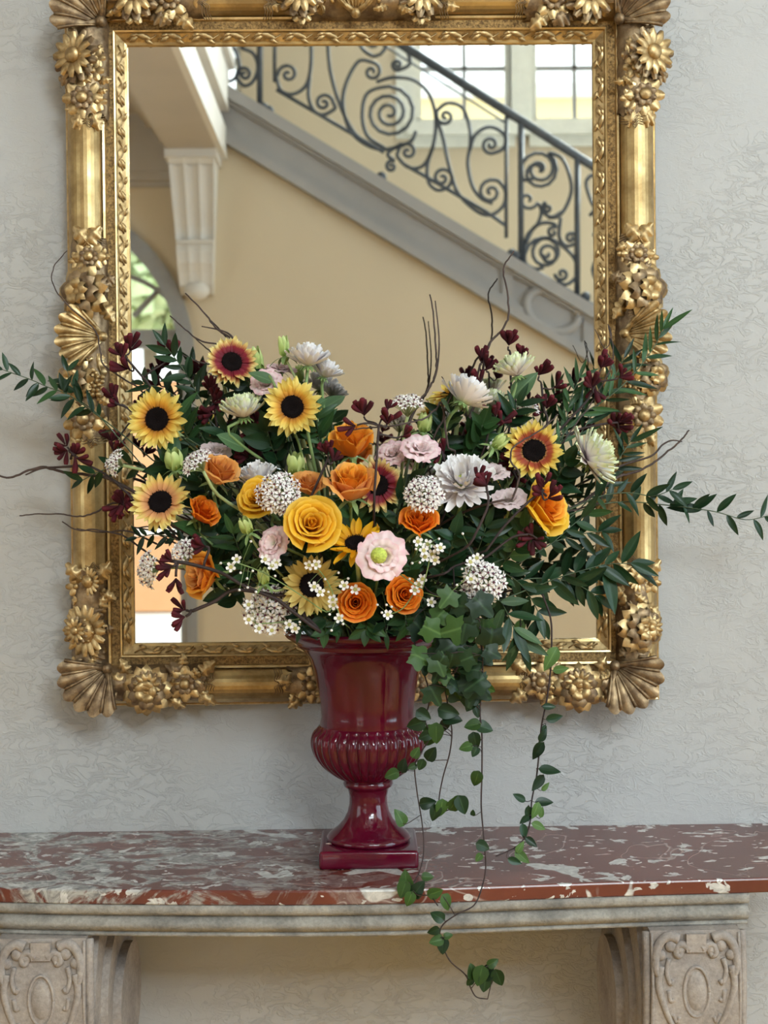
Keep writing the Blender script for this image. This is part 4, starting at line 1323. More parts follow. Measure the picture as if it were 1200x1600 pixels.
# sunflower disc, calyx
mb = MB()
mb.add(*g_lathe([(1.0, -.10), (1.0, .10), (.86, .22), (.62, .24), (.40, .16), (.16, .10), (.01, .10)], 28))
for i in range(150):
    r = .97 * math.sqrt((i + .5) / 150); a = i * 2.39996
    zz = .20 if r > .55 else .11
    mb.add([(r * math.cos(a) + .05, r * math.sin(a), zz), (r * math.cos(a) - .03, r * math.sin(a) + .045, zz), (r * math.cos(a) - .03, r * math.sin(a) - .045, zz), (r * math.cos(a) * 1.05, r * math.sin(a) * 1.05, zz + .16)], [(0, 1, 3), (1, 2, 3), (2, 0, 3)])
DISC = mb.mesh('sun_disc', M_disc, False)
mb = MB()
mb.add(*g_lathe([(.10, -.75), (.35, -.55), (.85, -.25), (1.05, -.08), (.9, -.02), (.02, 0)], 16))
for i in range(12):
    mb.add(*g_petal(1.25, .5, -.35, .2, 1, .5, 4, 2), M=Matrix.Rotation(i * math.pi / 6, 4, 'Z') @ Matrix.Translation((.6, 0, -.14)) @ Matrix.Rotation(.35, 4, 'Y'))
CALYX = mb.mesh('calyx', M_stem)


def g_cup(ang, r, h, flare, roll, edge=.25, frill=0.0, nu=7, nv=10, ph=0.0, close=0.0):
    def fn(u, v):
        s = 2 * v - 1
        a = s * ang
        hh = h * (1 - edge * s * s * s * s - .12 * s * s)
        bel = math.sin(min(1.0, u * 1.25) * math.pi / 2)
        rr = r * (.18 + .82 * bel) + flare * r * u ** 3 - close * r * u ** 2.5
        z = hh * u
        if u > .75:
            q = (u - .75) / .25
            rr += roll * r * q * q; z -= roll * r * .55 * q * q
        if frill:
            rr += frill * r * u ** 3 * math.sin(s * 9 + ph); z += frill * r * .7 * u ** 4 * math.cos(s * 13 + ph)
        return (rr * math.cos(a), rr * math.sin(a), z)
    return g_grid(fn, nu, nv)


# rose: (count, half-angle, radius, height, flare, roll, close); unit = outer radius about 1
ROSE_L = [(2, 1.9, .13, 1.05, 0, .1, .4), (3, 1.35, .22, 1.04, 0, .25, .25), (3, 1.25, .33, 1.00, .05, .32, .10), (4, 1.05, .46, .96, .12, .30, 0), (5, .95, .62, .97, .13, .20, 0), (5, .92, .78, .94, .15, .22, 0), (4, .92, .90, .88, .20, .24, 0)]
ROSE_M = []
for li, (n, an, r, h, fl, ro, cl) in enumerate(ROSE_L):
    row = []
    for q in range(2):
        mb = MB(); mb.add(*g_cup(an, r, h, fl, ro, .22 + .1 * q, .02 + .025 * q, ph=q * 2 + li, close=cl)); row.append(mb.mesh('rose_petal', RO))
    ROSE_M.append(row)
mb = MB()
mb.add(*g_lathe([(.08, -.45), (.14, -.3), (.24, -.12), (.26, .0), (.01, .05)], 10))
for i in range(5):
    mb.add(*g_petal(.75, .26, -.5, .2, 1, .6, 4, 2), M=Matrix.Rotation(i * 1.2566, 4, 'Z') @ Matrix.Translation((.18, 0, -.02)) @ Matrix.Rotation(.1, 4, 'Y'))
SEPAL = mb.mesh('sepals', M_stem)
LIS_L = [(3, 1.3, .22, .86, .1, .2, .1), (4, 1.15, .40, .86, .3, .3, 0), (5, 1.0, .60, .78, .5, .35, 0), (5, .95, .80, .62, .6, .4, 0)]
LIS_M = []
for li, (n, an, r, h, fl, ro, cl) in enumerate(LIS_L):
    row = []
    for q in range(2):
        mb = MB(); mb.add(*g_cup(an, r, h, fl, ro, .12, .10 + .04 * q, nv=16, ph=q * 2 + li, close=cl)); row.append(mb.mesh('lisianthus_petal', PK))
    LIS_M.append(row)
# star floret
mb = MB()
for i in range(6):
    M_ = Matrix.Rotation(i * math.pi / 3, 4, 'Z')
    mb.add([(.12, 0, .0), (.55, .22, .22), (1.0, 0, .30), (.55, -.22, .22), (.55, 0, .12)], [(0, 4, 1), (1, 4, 2), (2, 4, 3), (3, 4, 0)], [(0, .5), (.5, 1), (1, .5), (.5, 0), (.5, .5)], M=M_)
mb.add(*g_ball(.19, 4, 6), mi=1, M=Matrix.Translation((0, 0, .12)))
STAR = mb.mesh('star_floret', [WHT, M_eye], False)
mb = MB()
for i in range(5):
    M_ = Matrix.Rotation(i * math.pi * .4, 4, 'Z')
    mb.add(*g_petal(.8, .72, .15, .2, .5, .5, 3, 2), M=M_ @ Matrix.Translation((.25, 0, 0)))
mb.add(*g_lathe([(.1, -.5), (.3, -.2), (.42, .06), (.36, .16), (.2, .08), (.02, .10)], 8), mi=1)
WAX = mb.mesh('wax_floret', [WHT, M_yc])
mb = MB(); mb.add(*g_ball(.5, 5, 7)); WBUD = mb.mesh('wax_bud', WHT)
# kangaroo-paw bud: slightly curved club with a split tip
mb = MB()
pp = [(0, 0, 0), (.25, 0, .02), (.55, 0, .07), (.85, 0, .17), (1.0, 0, .24)]
mb.add(*g_tube(catmull(pp, 2), lambda t: .040 + .105 * math.sin(min(1, t * 1.1) ** 1.4 * math.pi * .74), 7))
PAWB = mb.mesh('paw_bud', PAW)


# ---- leaves (unit length along +x, upper face +z)
def leaf_mesh(name, mat, wd, fold=.25, droop=.15, peak=.42, nu=8, twist=0.0):
    mb = MB()
    def fn(u, v):
        s = 2 * v - 1
        t = u ** (math.log(.5) / math.log(peak))
        w = wd * .5 * max(.02, math.sin(math.pi * t) ** .85)
        z = -droop * u * u + fold * abs(s) * w + twist * s * w * u
        return (u, s * w, z)
    mb.add(*g_grid(fn, nu, 4)); return mb.mesh(name, mat)


RUS = [leaf_mesh('ruscus_leaf', LV_D, .30, .22, d, .42, twist=t) for d, t in ((.05, .1), (.18, -.2), (-.08, .3), (.28, 0))]
WIL = [leaf_mesh('willow_leaf', LV_M, .17, .2, d, .40, twist=t) for d, t in ((.05, .1), (.2, -.3))]
OVA = [leaf_mesh('ovate_leaf', LV_M, .52, .25, d, .38, twist=t) for d, t in ((.1, 0), (.25, .2), (-.05, -.2))]


def ivy_mesh(name, mat, lob, droop):
    out = []
    n = 40
    for i in range(n + 1):
        a = -math.pi + 2 * math.pi * i / n
        r = .46 + lob * (math.cos(5 * a * .5) ** 2 if abs(a) < math.pi * .8 else 0) * (1.0 if abs(a) < .5 else .62) - .10 * (abs(a) > math.pi * .86)
        out.append((.36 + r * math.cos(a) * .92, r * math.sin(a)))
    mb = MB(); vs = [(.30, 0, .03)]; uv = [(.3, .5)]
    for (x, y) in out:
        for q in (.5, 1.0):
            X, Y = .30 + (x - .30) * q, y * q
            vs.append((X, Y, -droop * (X * X + 1.1 * Y * Y) + .10 * abs(Y))); uv.append((X, .5 + Y * .7))
    fs = []
    for i in range(n):
        a = 1 + 2 * i; b = 1 + 2 * (i + 1)
        fs += [(0, a, b), (a, a + 1, b + 1, b)]
    mb.add(vs, fs, uv); return mb.mesh(name, mat)


IVY = [ivy_mesh('ivy_leaf', IV_D, .40, .12), ivy_mesh('ivy_leaf', IV_D, .30, .28)]


def heart_mesh(droop):
    mb = MB()
    def fn(u, v):
        s = 2 * v - 1
        w = .42 * (math.sin(math.pi * (u ** .62)) ** .75 if 0 < u < 1 else 0) + .003
        x = u - .13 * abs(s) * (1 - u) ** 3
        return (x, s * w, -droop * u * u + .22 * abs(s) * w)
    mb.add(*g_grid(fn, 9, 6)); return mb.mesh('heart_leaf', IV_L)


HRT = [heart_mesh(.1), heart_mesh(.35)]

# ---------------------------------------------------------------- arranging helpers
import numpy as np
from mathutils.bvhtree import BVHTree
MOUTH = Vector((VX, VY, vz(984)))
ZFOAM = vz(1040) + .0002


def depth(px, py):
    y = -.40 + .08 * ((px - 575) / 350) ** 2 + .12 * max(0, (860 - py) / 320)
    if py > 860:
        y += .08 * (py - 860) / 100
    return min(y, -.18)


def fvec(f):
    return Vector((f[0], -f[2], f[1])).normalized()


# every stem stands in a place of its own in the foam, on the side it leans to
SLOTS = [Vector((VX + .067 * math.sqrt((i + .5) / 200) * math.cos(i * 2.39996), VY + .067 * math.sqrt((i + .5) / 200) * math.sin(i * 2.39996), ZFOAM)) for i in range(200)]


def root(hp):
    d = Vector((hp.x - MOUTH.x, hp.y - MOUTH.y, 0))
    w = Vector((VX, VY, ZFOAM)) + (d.normalized() * min(.066, d.length * .30) if d.length > 1e-6 else d)
    q = min(SLOTS, key=lambda s_: (s_ - w).length)
    SLOTS.remove(q)
    return q.copy()


def bez(a, b, c, d, n=12):
    return [a * (1 - t) ** 3 + b * 3 * t * (1 - t) ** 2 + c * 3 * t * t * (1 - t) + d * t ** 3 for t in (i / n for i in range(n + 1))]


RG = random.Random(77)

# ---- what already stands where: keeps flowers, stems and leaves from growing through each other
CAP = 8000
LO = np.full((CAP, 3), 1e9); HI = np.full((CAP, 3), -1e9); OWN = np.zeros(CAP, int); TREE = []
MC = {}
IDS = {}


def oid(t):
    return IDS.setdefault(t.name, len(IDS) + 1)


def mdata(m):
    if m.name not in MC:
        a = np.empty(len(m.vertices) * 3); m.vertices.foreach_get('co', a)
        MC[m.name] = (a.reshape(-1, 3), [tuple(p.vertices) for p in m.polygons])
    return MC[m.name]


def xform(m, M):
    v, f = mdata(m); A = np.array(M)
    return v @ A[:3, :3].T + A[:3, 3], f


def merged(items):
    vs = []; fs = []; b = 0
    for m, M in items:
        v, f = xform(m, M); vs.append(v); fs += [tuple(b + i for i in p) for p in f]; b += len(v)
    return np.concatenate(vs), fs


def hits(v, f, own, need=None):
    lo, hi = v.min(0), v.max(0); n = len(TREE)
    idx = np.nonzero((LO[:n] <= hi).all(1) & (HI[:n] >= lo).all(1) & (OWN[:n] != own))[0]
    if not len(idx):
        return 0
    tr = BVHTree.FromPolygons(v.tolist(), f)
    return sum(min(60, len(tr.overlap(TREE[i]))) for i in idx)


def register(v, f, own):
    n = len(TREE)
    LO[n] = v.min(0); HI[n] = v.max(0); OWN[n] = own; TREE.append(BVHTree.FromPolygons(v.tolist(), f))


def register_obj(o):
    register(*xform(o.data, W[o.name]), oid(o))


for o_ in list(col.objects):
    if o_.name.split('.')[0] in ('body', 'gadrooned_belly', 'pedestal_foot', 'plinth', 'marble_slab', 'stone_ledge', 'carved_shell', 'corner_shell') or o_.name.startswith('carved_') or o_.name.startswith('frame_rail'):
        register_obj(o_)
PARTS = []
_obj = obj


def obj(*a, **k):
    o = _obj(*a, **k)
    PARTS.append(o)
    return o


SHIFTS = [0] + [s_ * .006 * k_ for k_ in range(1, 17) for s_ in (1, -1)]


def settle(t, reach=.09):
    """slide a finished flower or branch along the line of sight until it stands free of the others"""
    own = oid(t); objs = list(PARTS); PARTS.clear()
    v, f = merged([(o.data, W[o.name]) for o in objs])
    c = Vector(v.mean(0)); d = (c - CAM).normalized(); dn = np.array(d)
    best = None
    for s_ in SHIFTS:
        if abs(s_) > reach + 1e-6 or (v[:, 1].max() + s_ * d.y > -.100 and s_ > 0):
            continue
        h = hits(v + dn * s_, f, own) + abs(s_) * 60
        if best is None or h < best[0]:
            best = (h, s_)
        if h < 1 + abs(s_) * 60 and h == abs(s_) * 60:
            break
    sh = d * best[1]
    T = Matrix.Translation(sh)
    for o in objs:
        W[o.name] = T @ W[o.name]
        if o.parent is t:
            o.matrix_basis = W[t.name].inverted() @ W[o.name]
    register(v + np.array(sh), f, own)
    return sh


STEMS = []; LEAVES = []


def route(own, a, out, b, r, length, lead=None):
    """stem from the point a (leaving it along out) down to its place b in the foam, past whatever is there"""
    rg = random.Random(int(a.x * 1e5) ^ int(a.z * 1e5))
    best = None
    for k_ in range(50):
        up = (.10, .14, .18, .07, .22, .12, .26)[k_ % 7] if k_ else min(.16, max(.08, (a.z - b.z) * .5))
        ln = length * (1 if k_ == 0 else rg.uniform(.35, 1.5))
        jit = Vector((rg.uniform(-1, 1), rg.uniform(-.6, 1), rg.uniform(-.4, .6))) * (0 if k_ < 3 else .010 + .0009 * min(k_, 80))
        lean = Vector((a.x - b.x, a.y - b.y, 0)) * (0 if k_ < 2 else rg.uniform(0, .25))
        pts = bez(a, a + out * ln + jit, b + Vector((0, 0, up)) + lean, b, 14)
        tv, tf, _ = g_tube(pts[1:], r * 1.18 + .0003, 6)
        v = np.array([tuple(p) for p in tv])
        h = hits(v, tf, own)
        if best is None or h < best[0]:
            best = (h, pts)
        if h == 0:
            break
    # still touching: bend the best path a little at a time until it is clear
    k_ = 0
    ctl = [best[1][i] for i in (0, 2, 5, 8, 11, 14)]
    bh = None
    while best[0] > 0 and k_ < 420:
        new = [p.copy() for p in ctl]
        if k_:
            for i in rg.sample((1, 2, 3, 4), rg.choice((1, 2))):
                new[i] += Vector((rg.gauss(0, 1), rg.gauss(0, 1), rg.gauss(0, .7))) * rg.choice((.002, .005, .010))
        pts = catmull(new, 3)
        tv, tf, _ = g_tube(pts[1:], r * 1.18 + .0003, 6)
        h = hits(np.array([tuple(p) for p in tv]), tf, own)
        if bh is None or h <= bh:
            bh = h; ctl = new
            if h <= best[0]:
                best = (h, pts)
        k_ += 1
    best = (best[0], [p for p in best[1][:-1] if p.z > b.z + .008 or p is best[1][0]] + [b + Vector((0, 0, .005)), b + Vector((0, 0, .002)), b])
    tv, tf, _ = g_tube(best[1], r * 1.12 + .0002, 6)
    register(np.array([tuple(p) for p in tv]), tf, own)
    return best[1]


def stem(t, hp, fz, r, mat, b, length=.10, leaves=None):
    STEMS.append(('stem', t, hp, -fz, r, mat, b, length, leaves))


def tail(t, o, main, sh, b, rad, n, length=.05):
    """continue an already placed branch o down to the foam"""
    STEMS.append(('tail', t, o, [p + sh for p in main], sh, b, rad, n, length))


def leaf_M(base, d, nrm, L):
    d = d.normalized()
    z = (nrm - d * nrm.dot(d))
    if z.length < 1e-4:
        z = Vector((0, -1, 0)) - d * Vector((0, -1, 0)).dot(d)
    z.normalize(); y = z.cross(d)
    return Matrix.Translation(base) @ Matrix((d, y, z)).transposed().to_4x4() @ Matrix.Diagonal((L, L, L, 1))


def leaf_grow(t, parent, ms, gen, mat, petiole=None):
    LEAVES.append((t, parent, ms, gen, mat, petiole))


def grow_leaves():
    for (t, parent, ms, gen, mat, petiole) in LEAVES:
        own = oid(t); best = None
        for k_ in range(56):
            base, d, nrm, L = gen(k_)
            if k_ > 9:
                L *= max(.30, 1 - .022 * (k_ - 9))
            m = RG.choice(ms); M = leaf_M(base, d, nrm, L)
            v, f = xform(m, M)
            h = hits(v, f, own)
            if petiole is not None:
                pp_ = petiole(base, M)
                if pp_:
                    tv, tf, _ = g_tube(pp_, .0007, 4); h += hits(np.array([tuple(p) for p in tv]), tf, own)
            if v[:, 1].max() > -.100:
                h += 2 + 200 * (v[:, 1].max() + .100)
            if best is None or h < best[0]:
                best = (h, m, M, v, f, base)
            if h == 0:
                break
        h, m, M, v, f, base = best
        par = parent() if callable(parent) else parent
        _obj('leaf', m, par, M, mat)
        register(v, f, own)
        if petiole is not None:
            pp_ = petiole(base, M)
            if pp_:
                g_ = g_tube(pp_, .0006, 4); mb = MB(); mb.add(*g_); _obj('petiole', mb.mesh('petiole', M_stemd), t)
                register(np.array([tuple(p) for p in g_[0]]), g_[1], own)


STEMOBJ = {}


def finish_bouquet():
    for j in STEMS:
        if j[0] == 'stem':
            _, t, hp, out, r, mat, b, length, leaves = j
            pts = route(oid(t), hp, out, b, r, length)[::-1]
            mb = MB(); mb.add(*g_tube(pts, r, 7))
            so = _obj('stem', mb.mesh('stem', mat), t)
            if leaves:
                n, L, ms, lm, lo, hi = leaves
                for i in range(n):
                    def gen(k_, i=i, pts=pts, L=L, lo=lo, hi=hi, n=n):
                        q = pts[int((lo + (hi - lo) * (i + RG.random()) / n) * (len(pts) - 1))]
                        tg = (pts[-1] - pts[0]).normalized()
                        sd = Vector((RG.uniform(-1, 1), RG.uniform(-1, .4), RG.uniform(-.3, .6))).normalized()
                        return q, tg * .6 + sd, Vector((RG.uniform(-.4, .4), -1, .6)), L * RG.uniform(.8, 1.2)
                    leaf_grow(t, so, ms, gen, lm)
        else:
            _, t, o, main, sh, b, rad, n, length = j
            r = rad(1.0) if callable(rad) else rad
            pts = route(oid(t), main[-1], (main[-1] - main[-2]).normalized(), b, r, length)
            full = [p - sh for p in main + pts[1:]]
            mb = MB(); mb.add(*g_tube(full, rad, n))
            old = o.data
            o.data = mb.mesh(old.name, list(old.materials))
    # leaves of the vines and sprays were queued first, those of the flower stems last
    grow_leaves()


G_SUN, G_ROSE, G_LIS, G_MUM, G_UMB, G_PAW, G_WAX, G_TWIG, G_GRN, G_IVY = ('sunflowers of the bouquet', 'orange roses of the bouquet', 'pink lisianthus of the bouquet', 'white chrysanthemums of the bouquet', 'star-flowered umbels of the bouquet', 'burgundy kangaroo paws of the bouquet', 'waxflower sprigs of the bouquet', 'curly willow twigs of the bouquet', 'greenery sprays of the bouquet', 'trailing vines of the bouquet')


def sunflower(px, py, dpx, f, mat, label, dY=0, n=22, disc=.40, short=1.0, droop=0.0, leaves=2):
    Y = depth(px, py) + dY; hp = P(px, py, Y); fz = fvec(f); r = dpx * mpp(Y) / 2
    b = root(hp)
    t = thing('sunflower', label, 'flower', b, G_SUN); PARTS.clear()
    H = frame_z(hp, fz, RG.random() * 6)
    dr = r * disc
    obj('disc', DISC, t, H @ Matrix.Diagonal((dr, dr, dr, 1)))
    obj('calyx', CALYX, t, H @ Matrix.Diagonal((dr, dr, dr, 1)))
    for row in range(2):
        for i in range(n):
            a = 2 * math.pi * (i + .5 * row + RG.uniform(-.22, .22)) / n
            L = (r - dr * .85) * RG.uniform(.86, 1.10) * (1.0 if row == 0 else .90) * short
            w = L * RG.uniform(.72, .98)
            M = H @ Matrix.Rotation(a, 4, 'Z') @ Matrix.Translation((dr * .85, 0, dr * (.02 + .10 * row))) @ Matrix.Rotation(-(.05 + .22 * row + RG.uniform(-.16, .20) - droop), 4, 'Y') @ Matrix.Rotation(RG.uniform(-.3, .3), 4, 'X') @ Matrix.Diagonal((L, w, L, 1))
            obj('petal', RG.choice(SUNP), t, M, mat)
    sh = settle(t)
    stem(t, hp - fz * dr * .5 + sh, fz, .0036, M_stemp, b, leaves=(leaves, .06, OVA, LV_M, .5, .85) if leaves else None)


def rose(px, py, dpx, f, mat, label, dY=0, open_=1.0, outer=None, tall=1.0):
    Y = depth(px, py) + dY; hp = P(px, py, Y); fz = fvec(f); r = dpx * mpp(Y) / 2 / 1.27
    b = root(hp)
    t = thing('orange_rose', label, 'flower', b, G_ROSE); PARTS.clear()
    H = frame_z(hp - fz * r * .45 * tall, fz, RG.random() * 6)
    for li, (n, *_r) in enumerate(ROSE_L):
        if open_ < .8 and li == 6:
            continue
        for i in range(n):
            a = 2 * math.pi * (i + RG.uniform(-.15, .15)) / n + li * 1.1
            s = r * RG.uniform(.95, 1.05)
            M = H @ Matrix.Rotation(a, 4, 'Z') @ Matrix.Rotation(RG.uniform(-.06, .06) + (.10 if li == 6 else 0), 4, 'Y') @ Matrix.Diagonal((s * open_ if li > 3 else s, s * open_ if li > 3 else s, s * tall, 1))
            obj('petal', RG.choice(ROSE_M[li]), t, M, outer if (outer and li >= 5) else mat)
    obj('sepals', SEPAL, t, H @ Matrix.Diagonal((r, r, r, 1)))
    sh = settle(t)
    stem(t, H.translation + sh, fz, .0026, M_stem, b, leaves=(2, .05, OVA, LV_M, .55, .9))


def lisianthus(px, py, dpx, f, mat, label, dY=0, centre=False, rows=(0, 1, 2, 3), name='lisianthus'):
    Y = depth(px, py) + dY; hp = P(px, py, Y); fz = fvec(f); r = dpx * mpp(Y) / 2 / 1.5
    b = root(hp)
    t = thing(name, label, 'flower', b, G_LIS); PARTS.clear()
    H = frame_z(hp - fz * r * .35, fz, RG.random() * 6)
    for li in rows:
        n = LIS_L[li][0]
        for i in range(n):
            a = 2 * math.pi * (i + RG.uniform(-.2, .2)) / n + li * .9
            s = r * RG.uniform(.92, 1.08)
            obj('petal', RG.choice(LIS_M[li]), t, H @ Matrix.Rotation(a, 4, 'Z') @ Matrix.Rotation(RG.uniform(-.1, .1), 4, 'Y') @ Matrix.Diagonal((s, s, s, 1)), mat)
    if centre:
        mb = MB(); mb.add(*g_ball(r * .55, 8, 14)); obj('lime_centre', mb.mesh('lime_centre', M_lime), t, H @ Matrix.Translation((r * .25, -r * .1, r * .62)), label='frilled lime green centre')
    obj('sepals', SEPAL, t, H @ Matrix.Diagonal((r * .8, r * .8, r * .8, 1)))
    sh = settle(t)
    stem(t, H.translation + sh, fz, .0021, M_stem, b, leaves=(2, .045, OVA, LV_G, .5, .85))


def bud(px, py, hpx, f, label, dY=0, fat=.42):
    Y = depth(px, py) + dY; hp = P(px, py, Y); fz = fvec(f); h = hpx * mpp(Y)
    b = root(hp)
    t = thing('lisianthus_bud', label, 'flower bud', b, 'green buds of the bouquet'); PARTS.clear()
    H = frame_z(hp - fz * h * .5, fz, RG.random() * 6)
    for i in range(5):
        mb = MB(); mb.add(*g_cup(.95, fat, 1.0, 0, .05, .5, .03, 6, 5, i, .55)); obj('bud_petal', mb.mesh('bud_petal', M_bud), t, H @ Matrix.Rotation(i * 1.2566, 4, 'Z') @ Matrix.Rotation(.12, 4, 'X') @ Matrix.Diagonal((h, h, h, 1)))
    obj('sepals', SEPAL, t, H @ Matrix.Diagonal((h * .8, h * .8, h * .8, 1)))
    sh = settle(t)
    stem(t, H.translation + sh, fz, .0019, M_stemp, b)


def mum(px, py, dpx, f, mat, label, dY=0, rows=((18, 4), (18, 20), (16, 38), (13, 56), (9, 72)), centre=None, len_=1.0):
    Y = depth(px, py) + dY; hp = P(px, py, Y); fz = fvec(f); r = dpx * mpp(Y) / 2
    b = root(hp)
    t = thing('chrysanthemum', label, 'flower', b, G_MUM); PARTS.clear()
    r *= 1.12
    H = frame_z(hp - fz * r * .25, fz, RG.random() * 6)
    for ri, (n, el) in enumerate(rows):
        for i in range(n):
            a = 2 * math.pi * (i + .5 * (ri % 2) + RG.uniform(-.2, .2)) / n
            L = r * (1 - .07 * ri) * RG.uniform(.9, 1.06) * len_
            M = H @ Matrix.Rotation(a, 4, 'Z') @ Matrix.Translation((r * .06, 0, r * .05 * ri)) @ Matrix.Rotation(-R(el + RG.uniform(-6, 6)), 4, 'Y') @ Matrix.Diagonal((L, L * 1.05, L * (.55 if el < 60 else .3), 1))
            obj('petal', RG.choice(MUMP), t, M, mat)
    if centre:
        mb = MB(); mb.add(*g_ball(r * .17, 6, 10)); obj('flower_eye', mb.mesh('flower_eye', M_lime), t, H @ Matrix.Translation((0, 0, r * .3)))
    obj('calyx', CALYX, t, H @ Matrix.Diagonal((r * .22, r * .22, r * .22, 1)))
    sh = settle(t)
    stem(t, H.translation - fz * r * .08 + sh, fz, .0026, M_stem, b, leaves=(2, .05, OVA, LV_G, .6, .9))


def umbel(px, py, dpx, f, label, dY=0, n=58, dome=1.0, fs=1.0, stemlen=.10, thick=.0025):
    Y = depth(px, py) + dY; hp = P(px, py, Y); fz = fvec(f); r = dpx * mpp(Y) / 2
    b = root(hp)
    t = thing('star_umbel', label, 'flower', b, G_UMB); PARTS.clear()
    H = frame_z(hp - fz * r * .45, fz, RG.random() * 6)
    n = int(n * .72); fr = r * 2.05 / math.sqrt(n) * fs
    ped = MB()
    for i in range(n):
        q = (i + .5) / n
        c = 1 - q * (.80 * dome + .12); s = math.sqrt(max(0, 1 - c * c)); a = i * 2.39996
        d = Vector((s * math.cos(a), s * math.sin(a), c * .85 + .12)).normalized()
        p = d * r * RG.uniform(.80, 1.06)
        obj('floret', STAR, t, H @ frame_z(p, (d + Vector((RG.uniform(-.2, .2), RG.uniform(-.2, .2), .2))), RG.random() * 6) @ Matrix.Diagonal((fr, fr, fr, 1)))
        ped.add(*g_tube([(0, 0, -r * .15), d * r * .5, p], .0006, 3))
    obj('pedicels', ped.mesh('pedicels', M_stemp), t, H)
    sh = settle(t)
    stem(t, H.translation - H.to_3x3() @ Vector((0, 0, r * .12)) + sh, fz, thick, M_stemp, b, stemlen)


def polyw(pts):
    return [P(x, y, Y) for x, y, Y in pts]


def paw(heads, path, label, Y=None, bl=25, nb=8, r=.0018):
    """heads: (px, py, direction degrees 0 right 90 up, buds); path: branching stem from the head to the bouquet"""
    Y0 = depth(*path[-1][:2]) if Y is None else Y
    base = P(path[-1][0], path[-1][1], Y0)
    b = root(base)
    t = thing('kangaroo_paw', label, 'flower', b, G_PAW); PARTS.clear()
    main = catmull([P(x, y, Y0) for x, y in path], 5)
    mb = MB(); mb.add(*g_tube(main, r, 6)); st_ = obj('stem', mb.mesh('paw_stem', M_stemd), t)
    for (hx, hy, ang, k) in heads:
        hp = P(hx, hy, Y0 + RG.uniform(-.012, .012))
        u = Vector((math.cos(R(ang)), 0, math.sin(R(ang))))
        near = min(main, key=lambda q: (q - hp + u * .012).length)
        hb = hp - u * bl * .45 * mpp(Y0)
        br = st_
        if (near - hb).length > .006:
            mb = MB(); mb.add(*g_tube(bez(near, near.lerp(hb, .4) + Vector((0, 0, .004)), hb - u * .012, hb, 6), r * .8, 5)); br = obj('branch', mb.mesh('paw_branch', M_stemd), t)
        k = max(3, round(k * .8))
        for i in range(k):
            aa = ang + (i - (k - 1) / 2) * 120 / max(3, k) + RG.uniform(-12, 12)
            d = Vector((math.cos(R(aa)), RG.uniform(-.6, .5), math.sin(R(aa)))).normalized()
            L = bl * mpp(Y0) * RG.uniform(.6, 1.0)
            M = Matrix.Translation(hb + u * RG.uniform(0, .5) * L * .6)
            z = (Vector((RG.uniform(-.6, .6), -.8, .5)) - d * Vector((0, -.8, .5)).dot(d)).normalized(); z = (z - d * z.dot(d)).normalized()
            M = M @ Matrix((d, z.cross(d), z)).transposed().to_4x4() @ Matrix.Diagonal((L, L * 1.35, L * 1.35, 1))
            obj('paw_bud', PAWB, br, M)
    sh = settle(t)
    tail(t, st_, main, sh, b, r, 6)


def twig(pts, r0, label, forks=()):
    """curly willow: pts (px, py, Y) from tip to bouquet"""
    w = catmull(polyw(pts), 6)
    b = root(w[-1])
    t = thing('willow_twig', label, 'twig', b, G_TWIG); PARTS.clear()
    rgj = random.Random(len(label))
    w = [q + Vector((rgj.uniform(-1, 1), 0, rgj.uniform(-1, 1))) * .0007 for q in w]
    rad = lambda q: r0 * (.7 + .9 * q)
    mb = MB(); mb.add(*g_tube(w, rad, 6)); o = obj('twig_stem', mb.mesh('twig_stem', M_twig), t)
    for fk in forks:
        mb = MB(); mb.add(*g_tube(catmull(polyw(fk), 6), lambda q: r0 * (.6 + .6 * q), 5)); obj('side_twig', mb.mesh('side_twig', M_twig), t)
    sh = settle(t)
    tail(t, o, w, sh, b, rad, 6, .04)


